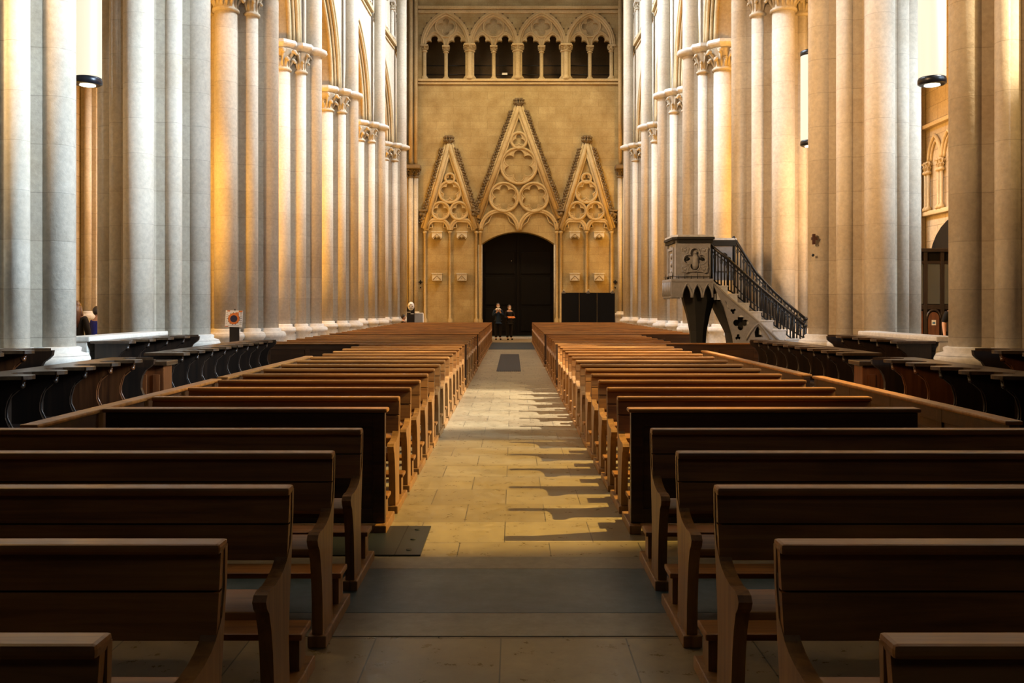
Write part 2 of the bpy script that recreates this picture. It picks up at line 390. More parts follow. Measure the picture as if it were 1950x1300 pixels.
# ------------------------------------------------------------------ arcade walls with pointed arches
trim_no = [0]
def trim(mb, mat):
    trim_no[0] += 1
    return struct(mb.build('trim_%d' % trim_no[0], mat))
TOP = 20.0
for sd in (-1, 1):
    ys = [6.6] + PY + [50.4]; xs = [XC[sd][0]] + XC[sd] + [XC[sd][-1] + sd*.25]
    w = MB(); mo = MB(); orders = MB()
    for k in range(len(ys)-1):
        y0, y1, x0, x1 = ys[k], ys[k+1], xs[k], xs[k+1]
        def fn(u, v, ww, y0=y0, y1=y1, x0=x0, x1=x1): return (x0 + (x1-x0)*(u-y0)/(y1-y0) + ww, u, v)
        a0, a1 = y0 + .60, y1 - .60
        if k == len(ys)-2: a1 = 49.6
        H = 3.35 if k < len(ys)-2 else 3.2
        A = arch_pts(a0, a1, SPR, H, 14)
        w.plate([(y0,SPR)] + A + [(y1,SPR),(y1,TOP),(y0,TOP)], [], -.46, .46, fn)
        B = arch_pts(a0+.22, a1-.22, SPR, H-.30, 14)
        orders.plate([(a0-.02,SPR)] + [(u,v+.02) for u,v in A[1:-1]] + [(a1+.02,SPR)] + list(reversed(B)), [], -.24, .24, fn)
        ns = -sd
        for (e, rr, ww) in ((.16,.055,.47),(.0,.06,.44)):
            mo.tube([fn(u,v,ns*ww) for u,v in arch_pts(a0-e, a1+e, SPR, H+e*1.3, 14)], rr, 8)
        mo.tube([fn(u,v,ns*.24) for u,v in arch_pts(a0+.20, a1-.20, SPR, H-.28, 14)], .07, 8)
        mo.tube([fn(u,v,ns*.34) for u,v in arch_pts(a0+.07, a1-.07, SPR, H-.08, 14)], .05, 8)
        # string course under the triforium
        mo.plate([(y0+.3,13.95),(y1-.3,13.95),(y1-.3,14.12),(y0+.3,14.12)], [], ns*.44, ns*.62, fn)
        mo.plate([(y0+.3,13.80),(y1-.3,13.80),(y1-.3,13.87),(y0+.3,13.87)], [], ns*.44, ns*.52, fn)
    struct(w.build('wall_' + ('left' if sd < 0 else 'right'), M['nave']))
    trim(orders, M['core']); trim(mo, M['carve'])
    # triforium colonnettes standing on the string course of the far bays
    for k in range(4, 8):
        y0, y1, x0, x1 = ys[k], ys[k+1], xs[k], xs[k+1]
        if k == 7: y1 = 49.8
        for t in (.18, .5, .82):
            yy = y0 + (y1-y0)*t; xx = x0 + (x1-x0)*t - sd*.52
            r = thing('triforium_colonnettes', 'twin colonnettes on the ledge above arch %d %s, %s of three' % (k, side_word[sd], ('nearest','middle','farthest')[int(t*3)]),
                      'colonnette', (xx, yy, 14.12), 0, 'colonnettes along the side triforium')
            for dy in (-.13, .13):
                s = MB(); s.lathe([(.13,0),(.13,.12),(.075,.16),(.075,1.35)], 0, dy, 12); s.build('shaft', M['shaft'], r)
                capital_mb(MB(), 0, dy, .075, 1.35, 1.62, 10).build('capital', M['capital'], r)
            s = MB(); s.box(-.16,.16,-.32,.32,1.62,1.72,.02)
            s.build('abacus', M['base'], r)
            s = MB()
            for q in (-1, 1):
                s.tube([(0, q*.13 + q*.0, 1.72),(0, q*.18, 2.2),(0, q*.36, 2.75),(0, q*.62, 3.2)], .07, 6)
            s.build('arch_springer', M['carve'], r)
        # the dark recess behind the colonnettes
    # aisle: outer wall, ceiling
    xo = sd*12.6
    aw = MB(); aw.box(min(xo, xo+sd*.6), max(xo, xo+sd*.6), 4, 51, 0, 13.2)
    struct(aw.build('wall_aisle_' + ('left' if sd < 0 else 'right'), M['aisle']))
    ac = MB(); ac.box(min(sd*6.7, xo), max(sd*6.7, xo), 4, 51, 13.0, 13.3)
    struct(ac.build('ceiling_aisle_' + ('left' if sd < 0 else 'right'), M['aisle']))
    aw = MB(); aw.box(min(sd*6.6, sd*13.2), max(sd*6.6, sd*13.2), 50, 51, 0, 13.2)
    struct(aw.build('wall_aisle_west_' + ('left' if sd < 0 else 'right'), M['aisle']))
c = MB(); c.box(-8,8,4,51.5,22.6,22.9); struct(c.build('ceiling', M['nave']))
for sd, nm in ((-1,'left'),(1,'right')):
    b = MB(); b.box(min(sd*7.0,sd*7.5),max(sd*7.0,sd*7.5),6.6,50.4,TOP,22.6); struct(b.build('wall_clerestory_'+nm, M['nave']))

# responds on the aisle walls
def aisle_respond(sd, y, label):
    r = thing('aisle_respond', label, 'respond', (sd*12.45, y, 0), PI if sd < 0 else 0, 'responds on the aisle walls')
    b = MB(); b.box(-.35,.15,-.75,.75,0,.9,.03); 
    for yy, xx, rr in ((0,-.42,.23),(-.42,-.24,.14),(.42,-.24,.14),(-.68,-.10,.10),(.68,-.10,.10)):
        b.lathe(base_prof(rr, 1.5), xx, yy, 16)
    b.build('base', M['base'], r)
    for yy, xx, rr in ((0,-.42,.23),(-.42,-.24,.14),(.42,-.24,.14),(-.68,-.10,.10),(.68,-.10,.10)):
        s = MB(); s.lathe([(rr,1.45),(rr,8.6)], xx, yy, 18); s.build('shaft', M['shaft'], r)
        capital_mb(MB(), xx, yy, rr, 8.6, 9.1, 10).build('capital', M['capital'], r)
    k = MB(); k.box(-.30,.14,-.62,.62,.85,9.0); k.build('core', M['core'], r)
    k = MB(); k.box(-.75,.14,-.95,.95,9.1,9.3,.03); k.build('abacus', M['base'], r)
aisle_respond(-1, 27.6, 'clustered wall shafts seen far back in the gap beside the two walkers')
aisle_respond(1, 28.9, 'clustered wall shafts in the gap beside the dark wooden porch')

# ------------------------------------------------------------------ west wall
S = 50/F
def wx(px): return (px-VX)*S
def wz(py): return EYE - (py-VY)*S
def wf(d):      # (px,py,w) -> point; w metres in front of the wall face (towards the nave)
    return lambda u, v, w: (u, 50-w, v)
W = lambda u, v, w: (u, 50-w, v)
def P(px, py): return (wx(px), wz(py))
dx0, dx1, dsp, dtop = wx(915), wx(1058), wz(466), wz(441)
def seg_arch(x0, x1, z0, z1, n=16):
    a = (x1-x0)/2; h = z1-z0; R = (a*a+h*h)/(2*h); m = (x0+x1)/2; t0 = math.asin(a/R)
    return [(m + R*math.sin(-t0 + 2*t0*i/n), z1 - R + R*math.cos(-t0 + 2*t0*i/n)) for i in range(n+1)]
hole = [(dx0,.0)] + seg_arch(dx0, dx1, dsp, dtop) + [(dx1,.0)]
BC = [848.7, 940, 1031.5, 1124]
bays = []
for c in BC:
    bays.append([(wx(c-45.5), wz(150))] + arch_pts(wx(c-45.5), wx(c+45.5), wz(86), 62*S, 12) + [(wx(c+45.5), wz(150))])
ww = MB()
outer = [(-7.2,0)] + hole + [(7.2,0),(7.2,TOP+2.6),(-7.2,TOP+2.6)]
ww.plate(outer, bays, -.95, 0, W)
struct(ww.build('wall_west', M['west']))
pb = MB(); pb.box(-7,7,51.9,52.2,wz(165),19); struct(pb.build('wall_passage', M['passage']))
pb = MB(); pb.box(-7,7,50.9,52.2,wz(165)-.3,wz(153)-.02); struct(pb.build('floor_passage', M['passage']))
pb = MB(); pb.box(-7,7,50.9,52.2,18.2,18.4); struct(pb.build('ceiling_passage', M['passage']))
# string courses
t = MB(); t.box(wx(796),wx(1180),49.78,50.05,wz(19),wz(13),.03); t.box(wx(796),wx(1180),49.9,50.05,wz(26),wz(20),.02); trim(t, M['carve'])
t = MB(); t.box(wx(796),wx(1180),49.80,50.05,wz(156),wz(151),.03); t.box(wx(796),wx(1180),49.88,50.05,wz(161),wz(157),.02); trim(t, M['carve'])
# corner shafts and capitals of the west wall
for sd, cx, lab in ((-1, 783.5, 'slender wall shafts with a dark capital, in the west corner behind the totem'), (1, 1189, 'slender wall shafts with a dark capital, in the west corner by the black screen')):
    r = thing('wall_respond', lab, 'respond', (wx(cx), 49.6, 0), 0, 'corner responds of the west wall')
    offs = ((-.30,-.20,.13),(0,.0,.14),(.26,.14,.13))
    if sd > 0: offs = tuple((-a,b,c) for a,b,c in offs)
    b = MB()
    for x,y,rr in offs:
        b.lathe(base_prof(rr, 1.35), x, y, 14)
        s = MB(); s.lathe([(rr,1.3),(rr,8.55)], x, y, 16); s.build('shaft', M['shaft'], r)
        capital_mb(MB(), x, y, rr, 8.55, 8.95, 12).build('capital', M['soot'], r)
        s = MB(); s.lathe([(rr*.8,9.15),(rr*.8,20)], x, y, 12); s.build('upper_shaft', M['carve'], r)
    b.build('base', M['base'], r)
    a = MB(); a.box(-.55,.55,-.45,.42,8.95,9.15,.03); a.build('abacus', M['soot'], r)

# triforium bays of the west wall
def trefoil_light(u0, u1, v0, vs, n=8):
    """opening from sill v0, shoulders at vs, trefoil head"""
    m = (u0+u1)/2; a = (u1-u0)/2; out = [(u0,v0),(u0,vs)]
    for i in range(1, n): t = PI*(1 - i/n*.75); out.append((u0+a*.42 + a*.42*math.cos(t), vs + a*.60*math.sin(t)))
    r = a*.37; cv = vs + a*.80
    for i in range(n+1): t = PI*1.18 - PI*1.36*i/n; out.append((m + r*math.cos(t), cv + r*math.sin(t)))
    right = [(2*m-u, v) for u, v in out[:2+n-1]]
    return out + list(reversed(right))
place = ['nearest the corner behind the totem','second from the corner behind the totem','second from the corner above the black screen','nearest the corner above the black screen']
for i, c in enumerate(BC):
    r = thing('triforium_bay', 'two-light gallery bay high on the west wall, ' + place[i], 'gallery bay', (0,0,0), 0, 'gallery bays of the west wall')
    L, R_, Mx = wx(c-45.5), wx(c+45.5), wx(c)
    tr = MB()
    A = arch_pts(L-.02, R_+.02, wz(86), 62*S+.02, 14)
    o1 = trefoil_light(wx(c-40.5), wx(c-3.5), wz(87), wz(86.5))
    o2 = trefoil_light(wx(c+3.5), wx(c+40.5), wz(87), wz(86.5))
    low = [(L-.02,wz(86))] + [] 
    outer = A + [(wx(c+40.5),wz(86.2))] + list(reversed(o2))[1:-1] + [(wx(c+3.5),wz(86.2)),(wx(c-3.5),wz(86.2))] + list(reversed(o1))[1:-1] + [(wx(c-40.5),wz(86.2))]
    rose = foil(Mx, wz(49), 17*S, 4)
    tr.plate(outer, [rose], -.42, -.16, W)
    tr.plate(circ(Mx, wz(49), 18*S), [], -.42, -.34, W)
    tr.build('tracery', M['carve'], r)
    mo = MB()
    for e, rr, w in ((0,.07,.02),(-.10,.06,-.06),(.09,.05,.03)):
        mo.tube([W(u,v,w) for u,v in arch_pts(L-e*.9+.05, R_+e*.9-.05, wz(86), 62*S+e, 14)], rr, 8)
    mo.build('arch_moulding', M['carve'], r)
    mo = MB()
    for q in (-1, 1):
        mm = c + q*21.2
        mo.tube([W(u,v,-.14) for u,v in arch_pts(wx(mm-18.5), wx(mm+18.5), wz(86), 27*S, 10)], .055, 8)
    mo.build('light_moulding', M['carve'], r)
    mo = MB(); mo.tube([W(u,v,-.14) for u,v in circ(Mx, wz(49), 20*S)], .06, 8, True)
    mo.tube([W(u,v,-.15) for u,v in rose], .03, 6, True); mo.build('rosette', M['carve'], r)
    cr = MB()
    for t_ in range(3, 26, 2):
        u, v = arch_pts(L-.09, R_+.09, wz(86), 62*S+.16, 14)[t_]
        cr.ball(W(u,v,.05), .055, 1)
    cr.build('leaf_crockets', M['soot'], r)
    cols = [(c, .10, 'm'), (c-45.5, .11, 'e'), (c+45.5, .11, 'e')]
    for px, rr, kd in cols:
        for dxx in ((0,) if kd == 'm' else (((.13,) if px < c else (-.13,)))):
            x = wx(px)+dxx; y = 50.28 if kd == 'm' else 50.12
            s = MB(); s.lathe([(rr+.10,0),(rr+.10,.14),(rr+.04,.20),(rr,.26),(rr,wz(97)-wz(152))], x, y, 14, z=wz(152)); s.build('colonnette', M['carve'], r)
            capital_mb(MB(), x, y, rr, wz(97), wz(88), 12).build('capital', M['carve'], r)
            s = MB(); s.box(x-rr-.1,x+rr+.1,y-rr-.1,y+rr+.1,wz(88)-.01,wz(85)); s.build('abacus', M['carve'], r)
    ra = MB()
    for py in (121, 138.5): ra.tube([(L+.2,50.45,wz(py)),(R_-.2,50.45,wz(py))], .03, 6)
    ra.build('safety_rail', M['iron'], r)
for i in range(3):
    px = (BC[i]+BC[i+1])/2; x = wx(px)
    r = thing('gallery_column', 'round stone column between gallery bays, ' + ['nearest the totem','directly above the tall gable','nearest the black screen'][i], 'column', (x, 49.98, wz(152)), 0, 'columns between the gallery bays')
    H = wz(97)-wz(152)
    s = MB(); s.lathe([(.24,0),(.24,.14),(.17,.2),(.14,.26),(.14,H)], 0, 0, 16); s.build('shaft', M['carve'], r)
    capital_mb(MB(), 0, 0, .14, H, H+.26, 12).build('capital', M['carve'], r)
    s = MB(); s.box(-.3,.3,-.25,.12,H+.25,H+.36,.02); s.build('abacus', M['carve'], r)
nb = MB(); nb.box(wx(956),wx(966),50.40,50.42,wz(139),wz(135)); tag(nb.build('notice_card', M['white']), 'small white card fixed to the gallery railing', 'card')

# blind gables
def rosette(parent, px, py, rpx, n, rot=PI/2):
    u, v, R = wx(px), wz(py), rpx*S
    m = MB(); fo = foil(u, v, R*.86, n, rot)
    m.plate(circ(u, v, R), [fo], -.02, .11, W)
    m.tube([W(a,b,.12) for a,b in circ(u, v, R*.97, 36)], .07, 8, True)
    m.tube([W(a,b,.11) for a,b in fo], .03, 6, True)
    return m.build('rosette', M['carve'], parent)
def sub_arch(parent, p0, p1, psp, ptop, cusps=True):
    m = MB()
    for e, rr in ((0,.08),(3.6,.06)):
        m.tube([W(u,v,.09) for u,v in arch_pts(wx(p0+e), wx(p1-e), wz(psp), (psp-ptop-e)*S, 12)], rr, 8)
    if cusps:
        A = arch_pts(wx(p0+4), wx(p1-4), wz(psp), (psp-ptop-4)*S, 12)
        mid = (wx(p0)+wx(p1))/2
        for q in (5, len(A)-6):
            u, v = A[q]; d = Vector((mid-u, wz(psp)-.1*S-v)); d.normalize()
            pts = [(u+ .02, v), (u + d.x*.22, v + d.y*.22)]
            a0 = A[q-4]; a1 = A[q+4]
            m.tube([W(*a0,.05), W(a0[0]*.5+pts[1][0]*.5 + .0, a0[1]*.5+pts[1][1]*.5+.06,.05), W(*pts[1],.05), W(a1[0]*.5+pts[1][0]*.5, a1[1]*.5+pts[1][1]*.5+.06,.05), W(*a1,.05)], .035, 6)
    return m.build('arch_moulding', M['carve'], parent)
def gable(label, apex, bl, br, circles, arches, cols, ftop):
    r = thing('blind_gable', label, 'gable', (0,0,0), 0, 'blind gables on the west wall')
    a = P(*apex)
    m = MB()
    for b in (P(*bl), P(*br)):
        d = Vector((b[0]-a[0], b[1]-a[1])).normalized(); nn = Vector((-d.y, d.x))
        for off, rr, w in ((0,.11,.15),(.15,.06,.10),(-.17,.07,.09)):
            s = 1 if b[0] < a[0] else -1
            o = nn*off*s
            m.tube([W(a[0]+o.x, a[1]+o.y - (off*s*0), w), W(b[0]+o.x, b[1]+o.y, w)], rr, 8)
    m.build('raking_moulding', M['carve'], r)
    for b in (P(*bl), P(*br)):
        c = MB(); L = math.hypot(b[0]-a[0], b[1]-a[1]); d = Vector((b[0]-a[0], b[1]-a[1]))/L
        nn = Vector((-d.y, d.x)); 
        if (b[0] < a[0]) == (nn.x > 0): nn = -nn
        k = int(L/.16)
        for i in range(2, k-1):
            q = L*i/k
            c.ball(W(a[0]+d.x*q+nn.x*.25+random.uniform(-.02,.02), a[1]+d.y*q+nn.y*.25, .10), random.uniform(.07,.10), 1, (1.2,1.2,1.2))
            c.ball(W(a[0]+d.x*(q+.08)+nn.x*.37, a[1]+d.y*(q+.08)+nn.y*.37, .08), random.uniform(.05,.09), 1, (1.1,1.2,1.2))
        c.build('crockets', M['soot'], r)
    fb = MB(); fx, fz = a[0], wz(ftop)
    fb.lathe([(.07,-.1),(.08,.15),(.14,.2),(.08,.25)], fx, 49.85, 10, z=a[1]-.05)
    for i in range(18):
        t_ = 2*PI*i/9; fb.ball((fx+.24*math.cos(t_), 49.85+.13*math.sin(t_), fz-.24+.16*(i//9)), .075, 1, (1.2,1,.9))
        fb.tube([(fx,49.85,fz-.42),(fx+.15*math.cos(t_),49.85+.1*math.sin(t_),fz-.30),(fx+.23*math.cos(t_),49.85+.13*math.sin(t_),fz-.2+.1*(i//9))], [.05,.06,.04], 6)
    fb.box(fx-.22,fx+.22,49.72,49.98,fz-.04,fz+.02,.02); fb.build('finial', M['soot'], r)
    for px,py,rp,n,rot in circles: rosette(r, px, py, rp, n, rot)
    for ar in arches: sub_arch(r, *ar)
    for px, w in cols:
        s = MB(); x = wx(px)
        for dx in ([0] if w < 6 else [-.11, .11]):
            s.lathe([(.13,0),(.13,.9),(.065,1.0),(.065,wz(445)),(.10,wz(444)),(.12,wz(441)),(.05,wz(440))], x+dx, 49.93, 12)
        s.build('colonnette', M['carve'], r)
    return r
UP = PI/2
gable('tall central blind gable with rosettes above the dark doorway', (988,204), (911,416), (1064,416),
      [(988,268,15.5,3,UP),(988,316,35,6,UP),(959.8,376,28,6,UP),(1016.5,376,28,6,UP)],
      [(914,988,439,400),(988,1062,439,400)], [(911,8),(1064,8)], 189)
gable('smaller blind gable with rosettes on the totem side of the doorway', (855,275), (809,436), (906,436),
      [(857,366,21,5,UP),(839.5,402,17,4,UP),(874.5,402,17,4,UP),(857,340,9,3,UP)],
      [(811,857,439,418),(857,903,439,418)], [(809.5,4),(857,4)], 260)
gable('smaller blind gable with rosettes above the black screen', (1117,275), (1068,436), (1164,436),
      [(1116.5,366,21,5,UP),(1099,402,17,4,UP),(1133.5,402,17,4,UP),(1116.5,340,9,3,UP)],
      [(1070,1116.5,439,418),(1116.5,1163,439,418)], [(1116.5,4),(1164,4)], 260)
def boss(px, py, wpx, label):
    m = MB(); x, z = wx(px), wz(py); w = wpx*S/2
    m.box(x-w, x+w, 49.68, 50.02, z+.08, z+.17, .03)
    for i in range(10): m.ball((x + random.uniform(-w*.85,w*.85), 49.82+random.uniform(-.08,.1), z+random.uniform(-.14,.08)), random.uniform(.07,.11), 1)
    m.tube([(x,49.98,z-.28),(x,49.85,z+.02)], [.05,.16], 8)
    tag(m.build('foliage_boss', M['soot']), label, 'carved boss', 'foliage bosses at the gable feet')
boss(807,406,16,'dark leafy stone boss at the outer foot of the gable nearest the totem')
boss(906,406,15,'dark leafy stone boss between the tall gable and the totem-side gable')
boss(1067,406,15,'dark leafy stone boss between the tall gable and the screen-side gable')
boss(1169,406,17,'dark leafy stone boss at the outer foot of the gable above the screen')
cn = [(833,'outer','totem'),(880,'inner','totem'),(1094,'inner','screen'),(1140,'outer','screen')]
for row, py in (('upper',450),('lower',529)):
    for px, io, si in cn:
        r = thing('statue_corbel', '%s %s stone corbel under the %s-side gable' % (row, io, si), 'corbel', (wx(px), 50, wz(py)), 0, 'empty corbels on the west wall')
        b = MB(); h = .20; 
        pts = [(-.27,h),(.27,h),(.27,-.06),(.20,-.16),(.12,-.06)] + [(.09*math.cos(t)*1.0, -.10+.12*math.sin(t)) for t in (0.4,1.0,1.57,2.1,2.7)] + [(-.12,-.06),(-.20,-.16),(-.27,-.06)]
        if row == 'lower': pts = [(-.27,h),(.27,h),(.25,-.16),(-.25,-.16)]
        b.plate(pts, [], -.0, .34, lambda u,v,w: (u,-w,v)); b.build('block', M['base'], r)
        b = MB(); b.box(-.29,.29,-.38,0,h,h+.05,.01); b.build('shelf', M['base'], r)
        b = MB(); b.tube([(-.2,-.33,-.1),(0,-.34,.14),(.2,-.33,-.1)], .035, 6); b.ball((0,-.30,-.04), .09, 1, (1,.6,1)); b.build('carving', M['capital'], r)
for px, lab in ((801,'small dark cross painted on the wall near the totem'),(1171.5,'small dark cross on the wall above the black screen')):
    r = thing('wall_cross', lab, 'cross', (wx(px), 50, wz(537)))
    m = MB(); m.box(-.035,.035,-.03,0,-.11,.11); m.box(-.10,.10,-.034,-.001,-.03,.04); m.build('cross', M['iron'], r)
    m = MB(); m.ball((0,-.02,-.29), .045, 1, (1,.6,1)); m.build('candle_boss', M['iron'], r)
# great door in its recess
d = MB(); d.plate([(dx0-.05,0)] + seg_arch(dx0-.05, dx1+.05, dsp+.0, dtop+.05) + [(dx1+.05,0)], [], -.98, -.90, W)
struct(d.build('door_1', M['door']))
mid = (dx0+dx1)/2
d = MB()
for x0, x1 in ((dx0+.1, mid-.06), (mid+.06, dx1-.1)):
    for z0, z1 in ((.25,1.5),(1.7,3.2),(3.4,4.6)):
        d.box(x0+.12, x1-.12, 50.86, 50.91, z0, z1, .02)
d.box(mid-.05, mid+.05, 50.84, 50.91, 0, dtop-.1, .01)
o = d.build('door_1_panels', M['door']); o.parent = bpy.data.objects['door_1']; o.name = 'door_panel'
d = MB(); d.ball((wx(974), 50.86, wz(495)), .035, 1); o = d.build('door_stud', M['steel'], bpy.data.objects['door_1'])
t = MB()
for s, x in ((1, dx0), (-1, dx1)):
    t.tube([(x-.06*s,49.97,0),(x-.06*s,49.97,dsp)], .06, 8); t.tube([(x+.03*s,50.08,0),(x+.03*s,50.08,dsp+.02)], .07, 8)
trim(t, M['base'])
st = MB(); st.box(wx(918), wx(1056), 46.6, 50.9, 0, .0+.012); struct(st.build('floor.004', M['slate']))
sp = MB(); sp.box(-1.1, 2.4, 45.9, 46.5, .0, .10, .01); struct(sp.build('trim_90', M['step']))

# ------------------------------------------------------------------ pews
def pew_panel_profile():
    far = [(.008,.885),(.0,.78),(-.03,.62),(-.06,.46),(-.08,.30),(-.06,.06)]
    near = [(-.018,.885),(-.022,.757),(-.05,.665),(-.085,.637),(-.115,.612),(-.16,.592),(-.22,.577),(-.30,.568),(-.37,.572),(-.41,.566),(-.43,.545),(-.415,.515),(-.385,.49),(-.355,.42),(-.33,.32),(-.315,.2),(-.31,.06)]
    return far + list(reversed(near))
def make_pew(w, kneel=True):
    r = bpy.data.objects.new('pew', None); COL.objects.link(r); r.empty_display_size = .1
    prof = pew_panel_profile()
    for x0, x1 in ((0,.052),(w-.052,w)):
        m = MB(); m.plate(prof, [], x0, x1, lambda u,v,ww: (ww,u,v)); m.build('end_panel', M['oak_end'], r)
        m = MB(); m.box(x0-.02, x1+.02, -.33, .34, 0, .06, .008); m.build('foot_rail', M['oak_end'], r)
    def plank(z0, z1, s0, s1, nm, t=.028, mat='oak'):
        m = MB()
        vs = [(.003,s0-t,z0),(w-.003,s0-t,z0),(w-.003,s0,z0),(.003,s0,z0),(.003,s1-t,z1),(w-.003,s1-t,z1),(w-.003,s1,z1),(.003,s1,z1)]
        m.add(vs, [(0,3,2,1),(4,5,6,7),(0,1,5,4),(1,2,6,5),(2,3,7,6),(3,0,4,7)]); return m.build(nm, M[mat], r)
    plank(.757,.878,-.045,-.022,'back_plank'); plank(.612,.749,-.073,-.045,'back_plank'); plank(.70,.80,-.045,-.022,'gap_shade_strip',.012,'oak_dark')  # dark strip added behind the plank gap to paint its shade
    m = MB(); m.box(0,w,-.080,.012,.868,.902,.012); m.build('top_rail', M['oak'], r)
    m = MB(); m.box(.045,w-.045,-.365,-.07,.455,.487,.008); m.build('seat', M['oak'], r)
    m = MB(); m.box(.045,w-.045,-.12,-.095,.38,.455); m.build('seat_rail', M['oak'], r)
    if kneel:
        m = MB(); m.box(-.01,w+.01,.11,.30,.205,.235,.008); m.build('kneeler', M['oak'], r)
        for x0 in (.01, w*.5, w-.055):
            m = MB(); m.box(x0,x0+.045,.15,.27,.055,.206); m.build('kneeler_leg', M['oak_end'], r)
    return r
def make_front(w, knee=True):
    r = bpy.data.objects.new('pew_front_panel', None); COL.objects.link(r); r.empty_display_size = .1
    m = MB(); m.box(0,w,-.035,.02,.06,.875,.006); m.build('board', M['oak_dark'], r)
    m = MB(); m.box(-.02,w+.02,-.07,.06,.872,.902,.012); m.build('top_rail', M['oak'], r)
    n = max(2, round(w/.85))
    fr = MB()
    for i in range(n+1):
        x = i*(w-.09)/n; fr.box(x,x+.09,-.05,-.034,.07,.87,.004)
    fr.box(0,w,-.048,-.033,.77,.87,.004); fr.box(0,w,-.048,-.033,.07,.17,.004)
    fr.build('panel_frame', M['oak_dark'], r)
    for x0 in (0, w-.045):
        m = MB(); m.box(x0-.02,x0+.065,-.12,.36,0,.065,.008); m.build('foot_rail', M['oak_end'], r)
    m = MB(); m.box(0,w,.11,.30,.205,.235,.008); m.build('kneeler', M['oak'], r)
    for x0 in (.02, w-.065):
        m = MB(); m.box(x0,x0+.045,.02,.27,.06,.206); m.build('kneeler_bracket', M['oak_end'], r)
    return r
blocks = [  # name, front-panel depth, row depths, inner/outer half width left, right
 ('foremost block', None, [2.12,2.98,3.88,4.79,5.68], (.92,3.7), (.84,3.7)),
 ('block beside the choir stalls', 6.80, [7.68+.85*k for k in range(13)], (.935,2.97), (.86,2.95)),
 ('short block level with the pulpit', 18.6, [19.45+.88*k for k in range(6)], (.93,4.95), (.86,3.3)),
 ('long block before the doorway', 25.1, [25.95+.87*k for k in range(19)], (.945,4.95), (.85,4.90))]
sw = {-1: 'away from the pulpit', 1: 'on the pulpit side'}
for name, fp, rows, lw, rw in blocks:
    for sd, (a, b) in ((-1, lw), (1, rw)):
        w = b-a; x = a if sd > 0 else -b
        proto = make_pew(w)
        for i, y in enumerate(rows):
            o = proto if i == 0 else copy_tree(proto)
            o.location = (x, y, 0)
            if name == 'foremost block': lab = 'oak pew %s, %s row of the foremost block' % (sw[sd], ORD[i])
            elif 'choir' in name: lab = 'oak pew %s, %s row behind the closed panel beside the stalls' % (sw[sd], ORD[i])
            elif 'short' in name: lab = 'oak pew %s, %s row of the short block level with the pulpit' % (sw[sd], ORD[i])
            else: lab = 'oak pew %s, %s row of the long block before the doorway' % (sw[sd], ORD[i])
            tag(o, lab, 'pew', 'oak pews along the aisle')
        if fp:
            o = make_front(4.06 if (sd > 0 and 'short' in name) else w); o.location = (x, fp, 0)
            tag(o, 'closed panelled oak front %s, before the %s' % (sw[sd], name), 'pew front', 'panelled pew fronts')

# panelled barriers between the pews and the stalls
def barrier(xc, y0, y1, label):
    r = thing('barrier', label, 'barrier', (xc, y0, 0), 0, 'low panelled barriers'); L = y1-y0
    m = MB(); m.box(-.018,.018,.02,L-.02,.08,.84); m.build('board', M['oak_dark'], r)
    m = MB(); m.box(-.06,.06,0,L,.87,.90,.012); m.build('cap_rail', M['oak'], r)
    n = max(2, round(L/1.0)); fr = MB()
    for i in range(n+1):
        y = i*(L-.09)/n; fr.box(-.035,.035,y,y+.09,.06,.87,.004)
    fr.box(-.033,.033,.09,L-.09,.77,.87,.004); fr.box(-.033,.033,.09,L-.09,.06,.16,.004); fr.box(-.026,.026,.09,L-.09,.68,.70)
    fr.build('panel_frame', M['oak_dark'], r)
    m = MB(); m.box(-.05,.05,0,L,0,.06,.006); m.build('plinth', M['oak_dark'], r)
barrier(-3.06, 5.85, 9.55, 'low panelled barrier away from the pulpit, nearer length, with worn golden cap')
barrier(-3.06, 9.75, 13.9, 'low panelled barrier away from the pulpit, farther length')
barrier(3.27, 6.04, 9.95, 'low panelled barrier on the pulpit side, nearer length, with worn golden cap')
barrier(3.22, 10.15, 15.6, 'low panelled barrier on the pulpit side, farther length')

